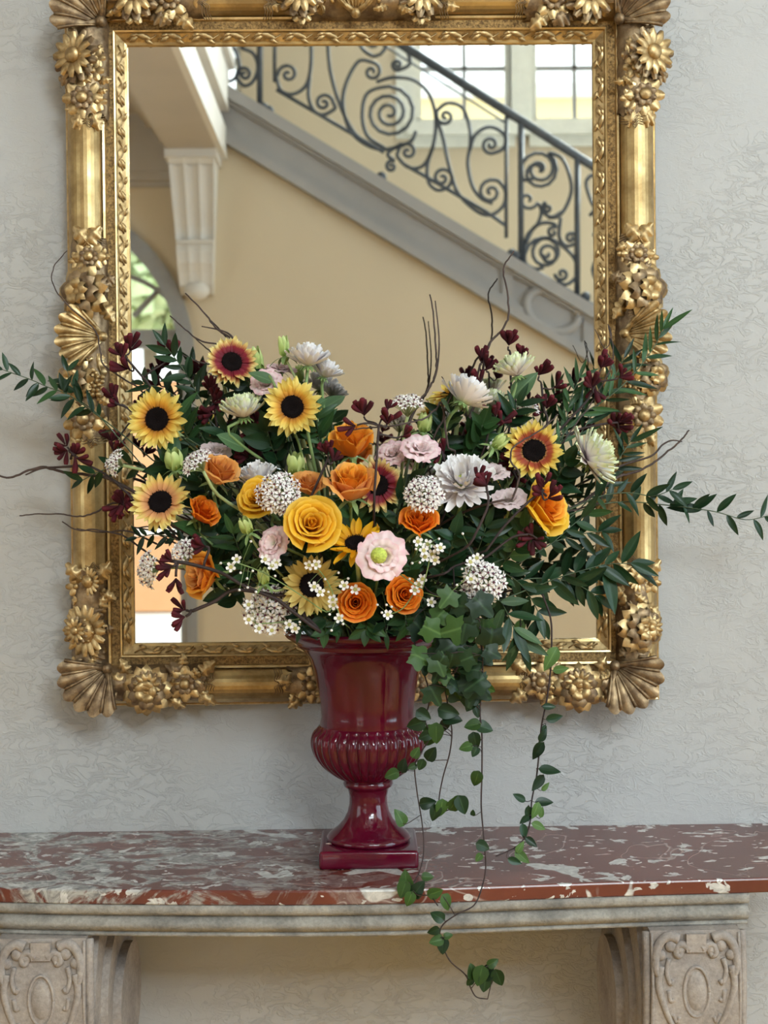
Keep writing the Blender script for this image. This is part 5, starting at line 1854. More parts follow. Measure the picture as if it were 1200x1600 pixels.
def spray(pts, label, ms, mat, L, n, spread=48, name='ruscus_spray', r=.0012, lo=0.0, hi=.8, smat=None, alt=None, extra=()):
    """leafy spray: pts (px, py, Y) from tip to bouquet; n leaves alternate along it, L px long"""
    w = catmull(polyw(pts), 6)
    b = root(w[-1])
    t = thing(name, label, 'greenery', b, G_GRN); PARTS.clear()
    rad = lambda q: r * (.6 + .6 * q)
    mb = MB(); mb.add(*g_tube(w, rad, 5)); o = obj('stem', mb.mesh('spray_stem', smat or M_sprs), t)
    sh = settle(t)
    tail(t, o, w, sh, b, rad, 5, .04)
    w = [p + sh for p in w]
    for i in range(n):
        m_ = alt if alt and RG.random() < .3 else mat
        def gen(k_, i=i):
            q = lo + (hi - lo) * (i + RG.uniform(.1, .9)) / n
            kk = min(len(w) - 2, int(q * (len(w) - 1)))
            p = w[kk]; tg = (w[kk] - w[kk + 1]).normalized()
            side = Vector((-tg.z, 0, tg.x)) * (1 if i % 2 else -1)
            a = R(spread + RG.uniform(-18, 18) * (1 + .08 * k_))
            d = tg * math.cos(a) + side * math.sin(a) + Vector((0, RG.uniform(-.5, .35) * (1 + .06 * k_), 0))
            return p, d, Vector((RG.uniform(-.7, .7), -1, RG.uniform(-.3, .9))), L * mpp(p.y) * RG.uniform(.72, 1.12)
        leaf_grow(t, t, ms, gen, m_)
    def gtip(k_):
        j = .04 * k_
        return w[0], (w[0] - w[1]).normalized() + Vector((RG.uniform(-j, j), RG.uniform(-j, j), RG.uniform(-j, j))), Vector((0, -1, .4)), L * mpp(w[0].y) * .8
    leaf_grow(t, t, ms, gtip, mat)
    for (bx, by, tx_, ty_) in extra:
        q = min(w, key=lambda p: (p - P(bx, by, p.y)).length)
        def gex(k_, q=q, tx_=tx_, ty_=ty_):
            e = P(tx_, ty_, q.y - .01) + Vector((0, RG.uniform(-.002, .001) * k_, 0))
            return q, e - q, Vector((RG.uniform(-.4, .4), -1, .4)), (e - q).length
        leaf_grow(t, t, ms, gex, mat)
    return t


def vine(pts, leaves, label, ms, mats, r=.0011, name='ivy_vine', reach=.02):
    """pts (px, py, Y) from the bouquet down; leaves (px, py of leaf centre, length px, direction degrees)"""
    w = catmull(polyw(pts), 6)
    b = root(w[0])
    t = thing(name, label, 'vine', b, G_IVY); PARTS.clear()
    w = w[::-1]                                     # tip first, as in the other branches
    rad = lambda q: r * (.75 + .5 * q)
    mb = MB(); mb.add(*g_tube(w, rad, 6)); o = obj('stem', mb.mesh('vine_stem', M_stemd), t)
    sh = settle(t, reach)
    tail(t, o, w, sh, b, rad, 6, .03)
    w = [p + sh for p in w]
    for (lx, ly, L, ang) in leaves:
        q = min(w, key=lambda p: (p - P(lx, ly, p.y)).length)
        Lw = L * mpp(q.y)
        def gen(k_, lx=lx, ly=ly, ang=ang, q=q, Lw=Lw):
            j = 1.1 * k_
            a = R(ang + RG.uniform(-j, j) * 1.6)
            u = Vector((math.cos(a), RG.uniform(-.35, .1), math.sin(a))).normalized()
            c = P(lx + RG.uniform(-j, j) * .5, ly + RG.uniform(-j, j) * .5, q.y - RG.uniform(.002, .012 + .002 * k_))
            return c - u * Lw * .45, u, Vector((RG.uniform(-.5, .5), -1, RG.uniform(-.1, .8))), Lw
        def pet(base, M, q=q, t=t):
            u = M.to_3x3() @ Vector((1, 0, 0)); u.normalize()
            return bez(q, q + Vector((0, -.004, .003)), base - u * .006, base + u * .001, 5) if (base - q).length > .003 else None
        leaf_grow(t, t, ms, gen, RG.choice(mats), pet)
    return t
# ================================================================ THE BOUQUET
# ---- sunflowers
sunflower(246, 655, 98, (-.12, .05, 1), YEL, 'yellow sunflower with tawny inner petals beside the gilt frame, above the peach-toned sunflower', leaves=1, dY=-.03)
sunflower(251, 785, 98, (-.10, .38, .9), PEA, 'peach and lemon sunflower tilted upwards, below the tawny yellow sunflower by the frame', leaves=1, dY=-.02)
sunflower(362, 566, 84, (.22, .30, .9), RED, 'wine red sunflower with pale yellow petal tips, highest of the sunflowers', n=24, leaves=1)
sunflower(457, 636, 94, (.02, .05, 1), YEL, 'yellow sunflower with orange-flushed petals standing clear below two white chrysanthemums', n=24, leaves=0)
sunflower(834, 705, 98, (-.02, .30, .95), REDY, 'yellow sunflower with a red ring around its disc, beside the white chrysanthemum at the frame', leaves=1)
sunflower(590, 758, 88, (.35, .05, .93), RED, 'wine red sunflower half hidden behind the orange rose cup', dY=.03, n=18, leaves=0)
sunflower(556, 850, 100, (-.05, .72, .65), GLD, 'golden yellow sunflower seen almost edge-on between the big rose and the pink carnation', n=15, disc=.36, leaves=1, dY=.01)
sunflower(487, 914, 100, (-.02, .05, 1), PAL, 'dull ochre yellow sunflower above the urn rim with waxflowers across its disc', n=18, leaves=1)
sunflower(703, 614, 76, (-.35, .75, .15), YEL, 'orange-yellow sunflower turned away behind a white chrysanthemum', dY=.05, n=20, leaves=0)

# ---- roses
rose(550, 690, 74, (-.05, .93, .34), RO, 'orange rose cup under the arching kangaroo paw bud', dY=-.01, tall=1.9, open_=.88)
rose(549, 758, 82, (.02, .85, .5), RO, 'orange rose cup in front of the wine red sunflower', dY=-.03, tall=1.75, outer=RP, open_=.92)
rose(487, 820, 88, (.12, .35, .93), RY, 'largest rose, yellow-orange and wide open with a drooping outer petal', dY=-.03, outer=RY, tall=1.25)
rose(405, 780, 66, (-.3, .4, .85), RY, 'yellow-orange rose partly covered by the round white star umbel', dY=.01, tall=1.5)
rose(343, 738, 68, (.35, .75, .5), RP, 'peach-orange rose opening upwards beside the stalked white umbel', open_=.88, tall=1.7)
rose(316, 800, 58, (.5, .5, .35), RD, 'small orange rose in shade between the peach sunflower and dark leaves', dY=.02, open_=.9, tall=1.5)
rose(318, 900, 72, (-.75, .15, .6), RP, 'peach rose in profile crossed by dark kangaroo paw stems', dY=-.01, outer=RO, tall=1.6)
rose(655, 818, 64, (.05, .75, .65), RD, 'deep orange rose under a white star umbel', tall=1.7, open_=.9)
rose(556, 942, 60, (0, .15, 1), RD, 'deep orange rose hanging over the urn rim beside the ochre sunflower', dY=-.01, open_=.95, tall=1.3)
rose(631, 930, 60, (.3, .15, .92), RD, 'deep orange rose below the pink carnation with a lime centre', open_=.95, tall=1.3)
rose(849, 793, 86, (.65, .25, .6), RO, 'orange rose at the edge of the trailing greenery below the red-ringed sunflower', outer=RY, tall=1.6)
rose(482, 758, 58, (.1, .8, .5), RP, 'small peach-orange rose behind the largest rose', dY=.02, open_=.9, tall=1.5)

# ---- lisianthus and carnation
lisianthus(417, 598, 50, (-.2, .6, .7), PK, 'pale pink lisianthus beside the wine red sunflower, lower of its pair')
lisianthus(440, 577, 44, (.1, .9, .3), PK, 'pale pink lisianthus under the green bud spike, upper of its pair', dY=.04)
lisianthus(657, 702, 58, (.1, .7, .6), PK, 'frilled pink lisianthus behind the pale umbel stem, beside the white chrysanthemum')
lisianthus(614, 708, 52, (-.2, .6, .6), PK, 'frilled pink lisianthus beside the orange rose cup and the two kangaroo paws', dY=.02)
lisianthus(598, 870, 72, (.05, .2, 1), PK, 'pink carnation with a frilled lime green centre', dY=-.05, centre=True, name='carnation')
lisianthus(426, 848, 54, (-.5, .3, .8), PK, 'pink frilled lisianthus tucked beside the largest rose', rows=(1, 2, 3))
lisianthus(337, 706, 46, (.2, .7, .5), PKW, 'blush white lisianthus above the peach rose', dY=.02)
lisianthus(795, 780, 54, (-.1, .7, .55), PKW, 'blush white lisianthus next to the orange rose at the greenery edge')
lisianthus(772, 738, 46, (.1, .8, .5), PKW, 'cream lisianthus cup between dark red buds and the red-ringed sunflower', dY=.02)
bud(384, 821, 30, (-.3, .8, .5), 'lime green bud beside the yellow-orange rose', dY=-.02)
bud(412, 900, 28, (-.1, .9, .4), 'lime green bud beside the ochre sunflower', dY=-.02)
bud(272, 718, 36, (-.1, .9, .4), 'pale green bud under the tawny yellow sunflower', fat=.5)
bud(462, 724, 36, (0, .9, .4), 'pale green bud on the stem side of the orange-flushed sunflower', fat=.5)
bud(443, 541, 34, (-.1, 1, .1), 'slim green bud rising beside the topmost white chrysanthemum', fat=.3)
bud(398, 563, 44, (-.2, 1, .2), 'green bud behind the wine red sunflower', dY=.03, fat=.36)
bud(664, 660, 32, (.2, .9, .3), 'lime green bud under the orange-yellow sunflower that is turned away', fat=.45)
bud(782, 690, 30, (.7, .6, .4), 'lime green bud pressed against the red-ringed sunflower', fat=.42)

# ---- chrysanthemums
SIDE = ((20, 22), (20, 34), (18, 46), (14, 58), (10, 72))
mum(482, 562, 72, (.10, .98, .12), CHM, 'topmost white chrysanthemum in profile above the orange-flushed sunflower', rows=SIDE)
mum(508, 582, 56, (.35, .9, .15), CHM, 'smaller white chrysanthemum leaning out behind the topmost one', dY=.04, rows=SIDE)
mum(380, 642, 74, (-.1, .95, .25), CHG, 'green-tipped chrysanthemum beside the pink lisianthus pair', rows=SIDE)
mum(727, 620, 84, (.45, .82, -.15), CHM, 'white chrysanthemum seen from beneath, in front of the turned-away sunflower', rows=SIDE)
mum(805, 578, 70, (-.25, .9, .1), CHG, 'pale green-tipped chrysanthemum below the highest kangaroo paw', rows=SIDE)
mum(722, 752, 96, (-.12, .62, .8), CHM, 'largest white-pink chrysanthemum, open with a green eye', dY=-.01, centre=True)
mum(928, 714, 92, (.78, .45, .3), CHG, 'round white chrysanthemum beside the red-ringed sunflower, overlapping the frame', rows=((18, 2), (18, 16), (18, 30), (14, 48), (10, 66)))
mum(402, 748, 70, (-.1, .9, .35), CHM, 'white chrysanthemum tucked behind the round star umbel', dY=.02, rows=SIDE)
mum(770, 628, 54, (.2, .9, .1), CHG, 'small shaded chrysanthemum behind the kangaroo paw stems', dY=.05, rows=SIDE)

# ---- umbels of star florets
umbel(435, 770, 66, (.02, .25, 1), 'round umbel of white dark-eyed stars in front of the yellow-orange rose', dY=-.04, n=70)
umbel(662, 770, 58, (0, .35, .95), 'umbel of white stars directly above the deep orange rose', dY=-.02, n=55)
umbel(756, 908, 66, (.1, .2, 1), 'umbel of white stars with wine eyes among dark glossy leaves', dY=-.03, n=56)
umbel(418, 955, 78, (-.2, -.05, 1), 'broad umbel of pale stars drooping beside the urn rim', dY=-.01, n=76)
umbel(637, 634, 60, (0, 1, .15), 'domed umbel in profile on a straight pale stem above the pink lisianthus', dome=.55, n=48, fs=.85, stemlen=.14)
umbel(308, 724, 54, (-.55, .75, .3), 'umbel in half profile beside the peach-orange rose', dome=.6, n=44, fs=.85)
umbel(232, 890, 60, (-.9, -.05, .35), 'greyish umbel facing the frame beside dark kangaroo paws', dome=.8, n=52, fs=.85, dY=.01)
umbel(180, 724, 44, (-.8, .25, .4), 'small greyish umbel lying against the gilt frame', dome=.7, n=34, fs=.85, dY=-.01)
umbel(738, 945, 34, (.1, -.3, .9), 'small pinkish umbel hanging under the wine-eyed one', n=26)
umbel(822, 640, 44, (.05, .9, .2), 'small white umbel between dark red buds and the red-ringed sunflower', dome=.6, n=34, fs=.85, dY=.03)
umbel(285, 860, 40, (-.4, .5, .6), 'small half-hidden umbel below the peach-toned sunflower', n=26, dome=.8, dY=.03)


# ---- waxflowers
def wax(label, pts, path, Y=None):
    Y0 = (depth(*pts[0][:2]) - .03) if Y is None else Y
    b = root(P(path[-1][0], path[-1][1], Y0 + .04))
    t = thing('waxflower_sprig', label, 'flower', b, G_WAX); PARTS.clear()
    main = catmull([P(x, y, Y0 + .005 + .03 * i / len(path)) for i, (x, y) in enumerate(path)], 5)
    mb = MB(); mb.add(*g_tube(main, .0009, 5)); o = obj('stem', mb.mesh('wax_stem', M_stem), t)
    for q in pts:
        x, y = q[0], q[1]; isb = len(q) > 2
        p = P(x, y, Y0 + RG.uniform(-.01, .008))
        near = min(main, key=lambda m_: (m_ - p).length)
        mb = MB(); mb.add(*g_tube(bez(near, near.lerp(p, .5) + Vector((0, .003, .003)), p + Vector((0, .004, 0)), p + Vector((0, .002, 0)), 4), .0004, 3)); obj('pedicel', mb.mesh('wax_pedicel', M_stem), t)
        s = (4.5 if isb else 8.0) * mpp(Y0)
        obj('wax_bud' if isb else 'wax_floret', WBUD if isb else WAX, t, frame_z(p, (RG.uniform(-.4, .4), -1, RG.uniform(-.3, .5)), RG.random() * 6) @ Matrix.Diagonal((s, s, s, 1)))
    sh = settle(t)
    tail(t, o, main, sh, b, .0009, 5, .03)


wax('sprig of small white waxflowers below the deep orange rose and star umbel', [(653, 846), (662, 860), (668, 850), (675, 866), (684, 858), (664, 870), (680, 875), (688, 856), (644, 880, 1), (656, 879, 1), (686, 842, 1), (650, 858, 1)], [(672, 850), (670, 880), (660, 920)])
wax('sprig of white waxflowers scattered over the ochre sunflower disc', [(483, 883), (494, 882), (491, 917), (520, 937), (521, 945), (555, 921), (538, 915), (483, 911, 1), (529, 895, 1), (544, 904, 1), (530, 966), (527, 949, 1), (515, 960, 1), (536, 975, 1), (518, 985, 1), (513, 925, 1), (508, 905, 1), (500, 925)], [(490, 880), (515, 915), (530, 960)])
wax('loose sprig of waxflower buds beside the pink lisianthus and lime buds', [(414, 874), (425, 884), (432, 880), (370, 874), (361, 886), (395, 892, 1), (386, 904, 1), (387, 918, 1), (392, 846, 1), (376, 895, 1), (430, 900, 1), (374, 922, 1), (345, 880, 1), (400, 925, 1)], [(372, 880), (400, 890), (430, 905), (470, 930)])
wax('sprig of waxflowers beside the broad drooping umbel, touching the urn rim', [(452, 976), (461, 982), (425, 985), (405, 982), (389, 968), (389, 945), (396, 930, 1), (445, 985, 1), (468, 972, 1), (385, 955, 1)], [(400, 975), (440, 972), (475, 965)], Y=-.34)
wax('sprig of waxflowers beneath the deep orange rose by the ivy', [(606, 960), (597, 957, 1), (655, 913), (648, 922), (660, 905), (612, 948, 1), (604, 945, 1), (673, 941), (640, 905, 1), (590, 945, 1)], [(655, 912), (630, 950), (600, 962)], Y=-.36)
wax('waxflower buds on thin stalks above the wine-eyed umbel', [(722, 889, 1), (714, 914, 1), (735, 878), (745, 872), (754, 868, 1), (736, 905), (723, 834, 1), (742, 885, 1)], [(740, 872), (730, 900), (700, 930)])
wax('few waxflowers by the ring-eyed sunflower among dark red buds', [(770, 697), (776, 690), (884, 820), (832, 845, 1), (762, 700, 1)], [(772, 692), (790, 740), (800, 800)], Y=-.30)

# ---- kangaroo paws
paw([(566, 640, 105, 7), (606, 652, 80, 7), (610, 632, 60, 3), (548, 668, 200, 2), (635, 676, 30, 3)], [(592, 665), (590, 690), (588, 725), (585, 770)], 'kangaroo paw with two dark red heads above the orange rose cups', Y=-.36)
paw([(508, 700, 110, 8), (525, 712, 60, 4)], [(512, 718), (500, 745), (485, 778)], 'kangaroo paw between the orange-flushed sunflower and the orange rose cups', Y=-.37)
paw([(795, 530, 85, 7), (817, 550, 60, 6)], [(797, 550), (798, 590), (800, 640), (790, 700)], 'highest kangaroo paw, above the green-tipped chrysanthemum', Y=-.22)
paw([(846, 577, 70, 8), (855, 628, 80, 7), (874, 598, 40, 3), (838, 640, 160, 4)], [(846, 600), (850, 640), (855, 660), (840, 730)], 'kangaroo paw rising behind the red-ringed sunflower', Y=-.22)
paw([(943, 565, 70, 7), (924, 598, 100, 8), (975, 585, 30, 5), (930, 615, 280, 4)], [(930, 600), (918, 625), (890, 655), (850, 700)], 'kangaroo paw crossing the inner edge of the frame among willow leaves', Y=-.2)
paw([(752, 553, 90, 6), (745, 590, 120, 5), (762, 570, 60, 4)], [(750, 570), (745, 600), (757, 640), (765, 700)], 'kangaroo paw wound with a curled willow twig', Y=-.24)
paw([(772, 640, 100, 6), (742, 668, 150, 6), (790, 655, 40, 4), (770, 665, 80, 4)], [(765, 650), (760, 690), (745, 730)], 'kangaroo paw behind the largest chrysanthemum', Y=-.29)
paw([(688, 700, 120, 6), (680, 715, 200, 4)], [(690, 705), (700, 740), (700, 780)], 'small kangaroo paw between the pink lisianthus and the largest chrysanthemum', Y=-.33)
paw([(757, 752, 120, 9), (752, 738, 60, 4)], [(760, 760), (762, 790), (740, 840)], 'kangaroo paw touching the petals of the largest chrysanthemum', Y=-.37)
paw([(186, 548, 110, 5), (208, 535, 70, 5), (192, 572, 150, 5), (265, 545, 80, 5)], [(196, 558), (215, 580), (240, 612), (270, 680)], 'kangaroo paw over the frame edge above the tawny sunflower', Y=-.2, bl=30)
paw([(98, 690, 130, 4), (95, 708, 200, 7), (118, 705, 60, 5), (125, 720, 320, 3)], [(108, 705), (135, 725), (170, 745), (220, 790), (270, 830)], 'kangaroo paw reaching across the gilt frame to the wall', Y=-.2)
paw([(172, 615, 120, 5), (180, 630, 160, 4), (175, 680, 90, 7), (182, 695, 60, 5)], [(180, 630), (205, 642), (250, 690), (280, 760)], 'kangaroo paw over the frame beside the tawny sunflower petals', Y=-.17)
paw([(190, 780, 100, 10), (182, 800, 250, 8), (200, 790, 300, 6)], [(195, 790), (230, 810), (290, 850)], 'dense dark kangaroo paw beside the peach-toned sunflower', Y=-.19)
paw([(262, 870, 140, 6), (258, 890, 200, 9), (275, 912, 270, 5), (310, 852, 170, 7)], [(265, 876), (300, 882), (345, 895), (380, 915), (430, 935)], 'forked kangaroo paw crossing the peach rose in profile', Y=-.34, r=.0026)
paw([(280, 950, 160, 5), (280, 968, 205, 6)], [(300, 955), (335, 940), (368, 922), (430, 930)], 'lowest kangaroo paw, hanging towards the mirror bottom', Y=-.34, r=.0026)
paw([(328, 600, 80, 6), (338, 620, 60, 6), (335, 640, 250, 6), (322, 650, 200, 6)], [(330, 610), (335, 640), (345, 690), (380, 780)], 'kangaroo paw spike below the wine red sunflower', Y=-.22)
paw([(398, 660, 110, 7), (385, 668, 170, 6), (412, 672, 60, 5), (400, 700, 200, 8), (380, 712, 160, 7)], [(398, 675), (410, 710), (430, 760)], 'spreading kangaroo paw under the green-tipped chrysanthemum by the pink pair', Y=-.3)
paw([(842, 766, 140, 5), (864, 772, 40, 5), (850, 750, 90, 4)], [(850, 765), (825, 785), (790, 820), (760, 860)], 'kangaroo paw draped over the orange rose by the greenery', Y=-.35)
paw([(826, 835, 150, 7), (838, 850, 300, 6), (820, 848, 220, 4)], [(825, 835), (800, 840), (760, 870)], 'kangaroo paw under the orange rose by the greenery', Y=-.35)
paw([(975, 655, 30, 7), (970, 668, 330, 5), (958, 660, 120, 4)], [(965, 660), (930, 665), (890, 680), (850, 740)], 'kangaroo paw resting against the frame above the round chrysanthemum', Y=-.18)
paw([(792, 722, 200, 5), (806, 748, 260, 5)], [(800, 735), (808, 755), (795, 800)], 'kangaroo paw hanging beneath the red-ringed sunflower', Y=-.27)

# ---- curly willow
twig([(803, 392, -.17), (787, 420, -.17), (792, 455, -.17), (795, 490, -.18), (785, 515, -.18), (766, 535, -.18), (757, 565, -.19), (748, 610, -.21), (720, 690, -.24)], .0017, 'tall kinked willow twig curling above the kangaroo paws in front of the stair reflection')
twig([(672, 460, -.17), (678, 500, -.17), (681, 545, -.18), (681, 582, -.18), (670, 608, -.19), (648, 640, -.21), (620, 720, -.25)], .0016, 'double straight willow twig rising between the umbel and the turned-away sunflower', [[(680, 470, -.16), (686, 530, -.17), (683, 575, -.18), (676, 598, -.185)]])
twig([(290, 458, -.17), (318, 488, -.17), (340, 515, -.17), (360, 530, -.18), (370, 560, -.19), (385, 640, -.22)], .0016, 'willow twig leaning out over the wine red sunflower', [[(315, 510, -.17), (340, 515, -.17), (358, 522, -.18), (368, 535, -.18)]])
twig([(265, 493, -.16), (290, 515, -.17), (315, 533, -.18), (350, 541, -.19), (372, 570, -.2), (400, 660, -.23)], .0014, 'thinner willow twig running into the wine red sunflower petals', [[(275, 548, -.17), (300, 562, -.18), (330, 570, -.19), (352, 572, -.19)]])
twig([(105, 392, -.13), (84, 418, -.13), (84, 448, -.13), (112, 482, -.13), (148, 515, -.14), (156, 545, -.14), (162, 570, -.15), (190, 590, -.16), (222, 612, -.17), (280, 680, -.2)], .0011, 'hair-thin willow twig looping out over the wall beside the carved shell')
twig([(-15, 738, -.15), (15, 746, -.15), (45, 735, -.15), (68, 730, -.15), (100, 738, -.16), (135, 742, -.17), (180, 752, -.18), (260, 800, -.22)], .0021, 'stout willow twig reaching far out over the wall beneath the kangaroo paw', [[(40, 742, -.15), (65, 732, -.15), (95, 730, -.155), (125, 728, -.16)]])
twig([(30, 806, -.15), (60, 803, -.15), (100, 804, -.15), (125, 807, -.16), (150, 800, -.16), (185, 785, -.18), (260, 800, -.21)], .0013, 'nearly level willow twig crossing the lower tube of the frame')
twig([(97, 815, -.15), (120, 828, -.15), (150, 828, -.16), (190, 836, -.17), (215, 852, -.19), (255, 880, -.22), (330, 900, -.26)], .0014, 'drooping willow twig crossing the frame beneath the level one', [[(120, 826, -.15), (160, 832, -.16), (200, 830, -.17), (245, 850, -.2)]])
twig([(1077, 672, -.15), (1062, 690, -.15), (1035, 712, -.15), (1010, 730, -.16), (985, 740, -.16), (960, 748, -.17), (900, 790, -.22), (840, 820, -.26)], .0018, 'forked willow twig reaching out over the wall above the long trailing spray', [[(1066, 690, -.15), (1050, 688, -.15), (1035, 695, -.15), (1018, 712, -.16), (975, 726, -.16), (930, 745, -.18)]])
twig([(950, 742, -.17), (945, 765, -.18), (935, 785, -.19), (905, 795, -.21), (880, 802, -.23), (830, 830, -.27)], .0014, 'short dark willow twig beside the round chrysanthemum')
twig([(690, 588, -.30), (700, 606, -.30), (706, 616, -.30), (698, 634, -.31), (690, 660, -.32)], .0011, 'short curled willow twig over the chrysanthemum seen from beneath')
twig([(872, 648, -.3), (850, 668, -.32), (815, 690, -.33), (800, 702, -.34), (799, 722, -.34), (812, 742, -.34), (800, 780, -.34)], .0013, 'bowed willow twig across the red-ringed sunflower')
twig([(930, 515, -.15), (945, 545, -.15), (955, 525, -.15), (950, 508, -.15), (958, 560, -.16), (930, 620, -.18), (880, 690, -.22)][::1], .0009, 'hair-thin curled willow twig by the inner edge of the frame')
twig([(545, 672, -.38), (580, 668, -.37), (620, 664, -.36), (660, 655, -.34), (680, 640, -.32), (690, 632, -.31), (700, 700, -.3)], .0013, 'arching willow twig between the umbel stem and the turned-away sunflower')

# ---- greenery
spray([(5, 578, -.16), (45, 592, -.16), (75, 605, -.16), (105, 616, -.17), (140, 640, -.18), (180, 670, -.2), (240, 720, -.23)], 'dark ruscus spray reaching past the gilt frame over the plain wall', RUS, LV_D, 36, 15, hi=.72, alt=LV_M,
      extra=((110, 618, 75, 622), (100, 614, 108, 585), (118, 622, 92, 650), (60, 598, 40, 628)))
spray([(105, 580, -.15), (112, 600, -.15), (125, 625, -.16), (150, 645, -.17), (190, 690, -.2), (250, 760, -.24)], 'small ruscus spray over the carved grapes of the frame', RUS, LV_D, 36, 8, hi=.8)
spray([(130, 750, -.17), (160, 735, -.18), (200, 725, -.19), (240, 740, -.21), (300, 780, -.25)], 'ruscus spray below the small greyish umbel on the frame', RUS, LV_D, 36, 9, hi=.8)
spray([(258, 540, -.2), (285, 575, -.2), (300, 600, -.21), (320, 640, -.22), (350, 720, -.26)], 'glossy dark ruscus spray between the kangaroo paw and the wine red sunflower', RUS, LV_D, 40, 16, hi=.85)
spray([(225, 600, -.17), (260, 610, -.19), (290, 640, -.2), (320, 690, -.23), (360, 760, -.27)], 'dark ruscus spray behind the tawny sunflower', RUS, LV_D, 40, 14, hi=.9)
spray([(215, 840, -.2), (245, 835, -.21), (280, 845, -.23), (330, 870, -.26), (390, 910, -.3)], 'small-leaved ruscus spray beneath the peach-toned sunflower', RUS, LV_D, 30, 12, hi=.8)
spray([(1200, 806, -.15), (1165, 812, -.15), (1120, 800, -.15), (1075, 793, -.16), (1030, 788, -.17), (980, 784, -.18), (930, 790, -.2), (860, 815, -.25)], 'long trailing ruscus spray reaching far out over the wall', RUS, LV_D, 38, 16, hi=.85, extra=((1042, 798, 1090, 778), (1100, 775, 1045, 790), (1085, 800, 1110, 772)))
spray([(1050, 765, -.16), (1020, 775, -.16), (985, 770, -.17), (940, 775, -.19), (880, 800, -.23)], 'short ruscus spray above the long trailing one', RUS, LV_D, 42, 10, hi=.9, alt=LV_M)
spray([(1035, 515, -.14), (1020, 545, -.14), (985, 590, -.15), (945, 625, -.17), (900, 655, -.19), (850, 720, -.24)], 'fresh green narrow-leaved spray crossing the carved shell of the frame', WIL, LV_M, 50, 20, 35, hi=.85, alt=LV_D, name='willow_leaf_spray')
spray([(975, 560, -.14), (955, 600, -.15), (930, 640, -.17), (900, 690, -.19), (860, 760, -.24)], 'narrow-leaved spray behind the kangaroo paw at the inner frame edge', WIL, LV_D, 50, 18, 40, hi=.9, alt=LV_M, name='willow_leaf_spray')
spray([(905, 590, -.17), (890, 630, -.18), (880, 680, -.2), (850, 760, -.25)], 'upright narrow-leaved spray before the stair reflection', WIL, LV_M, 46, 14, 32, hi=.85, name='willow_leaf_spray')
spray([(985, 690, -.15), (965, 720, -.16), (940, 760, -.18), (880, 820, -.24)], 'dark narrow-leaved spray behind the round chrysanthemum', WIL, LV_D, 50, 16, 45, hi=.9, name='willow_leaf_spray')
# mass of dark ruscus before the mirror's lower corner
spray([(985, 880, -.16), (945, 882, -.17), (915, 890, -.18), (880, 900, -.2), (840, 915, -.24), (790, 935, -.28)], 'dark ruscus spray reaching over the inner frame below the orange rose', RUS, LV_D, 54, 15, hi=.85, extra=((938, 895, 985, 915), (950, 915, 963, 960), (985, 880, 1030, 900)))
spray([(930, 930, -.18), (905, 915, -.19), (870, 905, -.21), (820, 905, -.25), (770, 920, -.3)], 'dark ruscus spray before the empty lower mirror corner', RUS, LV_D, 56, 13, hi=.85)
spray([(845, 965, -.24), (830, 935, -.25), (810, 910, -.27), (780, 890, -.3)], 'hanging ruscus spray with long drooping leaves beside the wine-eyed umbel', RUS, LV_D, 58, 10, hi=.9, extra=((845, 950, 850, 1000),))
spray([(815, 1010, -.28), (800, 975, -.28), (785, 945, -.29), (760, 920, -.32)], 'drooping ruscus spray with a blue-grey sheen above the frame bottom', RUS, LV_D, 56, 9, hi=.9, alt=LV_G, extra=((790, 985, 828, 1035),))
spray([(940, 830, -.19), (905, 835, -.2), (870, 845, -.22), (820, 860, -.26), (770, 880, -.3)], 'ruscus spray directly under the orange rose at the greenery edge', RUS, LV_D, 48, 13, hi=.85)
spray([(920, 800, -.2), (895, 820, -.21), (860, 850, -.24), (810, 880, -.28)], 'short broad-leaved spray beside the orange rose at the greenery edge', RUS, LV_D, 48, 8, hi=.8, alt=LV_M)
# broad leaves filling the heart of the bouquet
CORE = [(640, 880, 'between the pink carnation and the wine-eyed umbel'), (700, 860, 'beneath the largest chrysanthemum'), (745, 850, 'with large glossy ovate leaves above the wine-eyed umbel'), (800, 850, 'under the blush white lisianthus'), (700, 930, 'over the ivy beside the urn rim'), (760, 800, 'behind the blush white lisianthus'),
        (820, 800, 'behind the orange rose at the greenery edge'), (860, 750, 'behind the red-ringed sunflower'), (620, 800, 'between the deep orange rose and the wine red sunflower'), (560, 890, 'below the golden sunflower'), (520, 880, 'between the ochre and golden sunflowers'), (440, 900, 'behind the ochre sunflower'),
        (380, 860, 'below the yellow-orange rose'), (350, 830, 'between the peach roses'), (330, 770, 'behind the peach-orange rose'), (290, 750, 'between the two sunflowers at the frame'), (370, 700, 'under the green-tipped chrysanthemum'), (430, 700, 'left bare of flowers under the orange-flushed sunflower'), (500, 680, 'behind the orange-flushed sunflower'),
        (400, 620, 'behind the pink lisianthus pair'), (690, 670, 'under the chrysanthemum seen from beneath'), (740, 690, 'with upright leaves above the largest chrysanthemum'), (790, 660, 'behind the small white umbel'), (600, 920, 'between the two lowest deep orange roses'), (500, 960, 'lapping over the front of the urn rim'), (590, 965, 'with one leaf folded over the urn rim'),
        (460, 870, 'under the largest rose'), (540, 810, 'between the orange rose cup and the golden sunflower'), (650, 930, 'beside the deep orange rose at the ivy'), (720, 790, 'in the dark hollow under the largest chrysanthemum'), (300, 680, 'beside the tawny sunflower'), (350, 900, 'behind the peach rose in profile')]
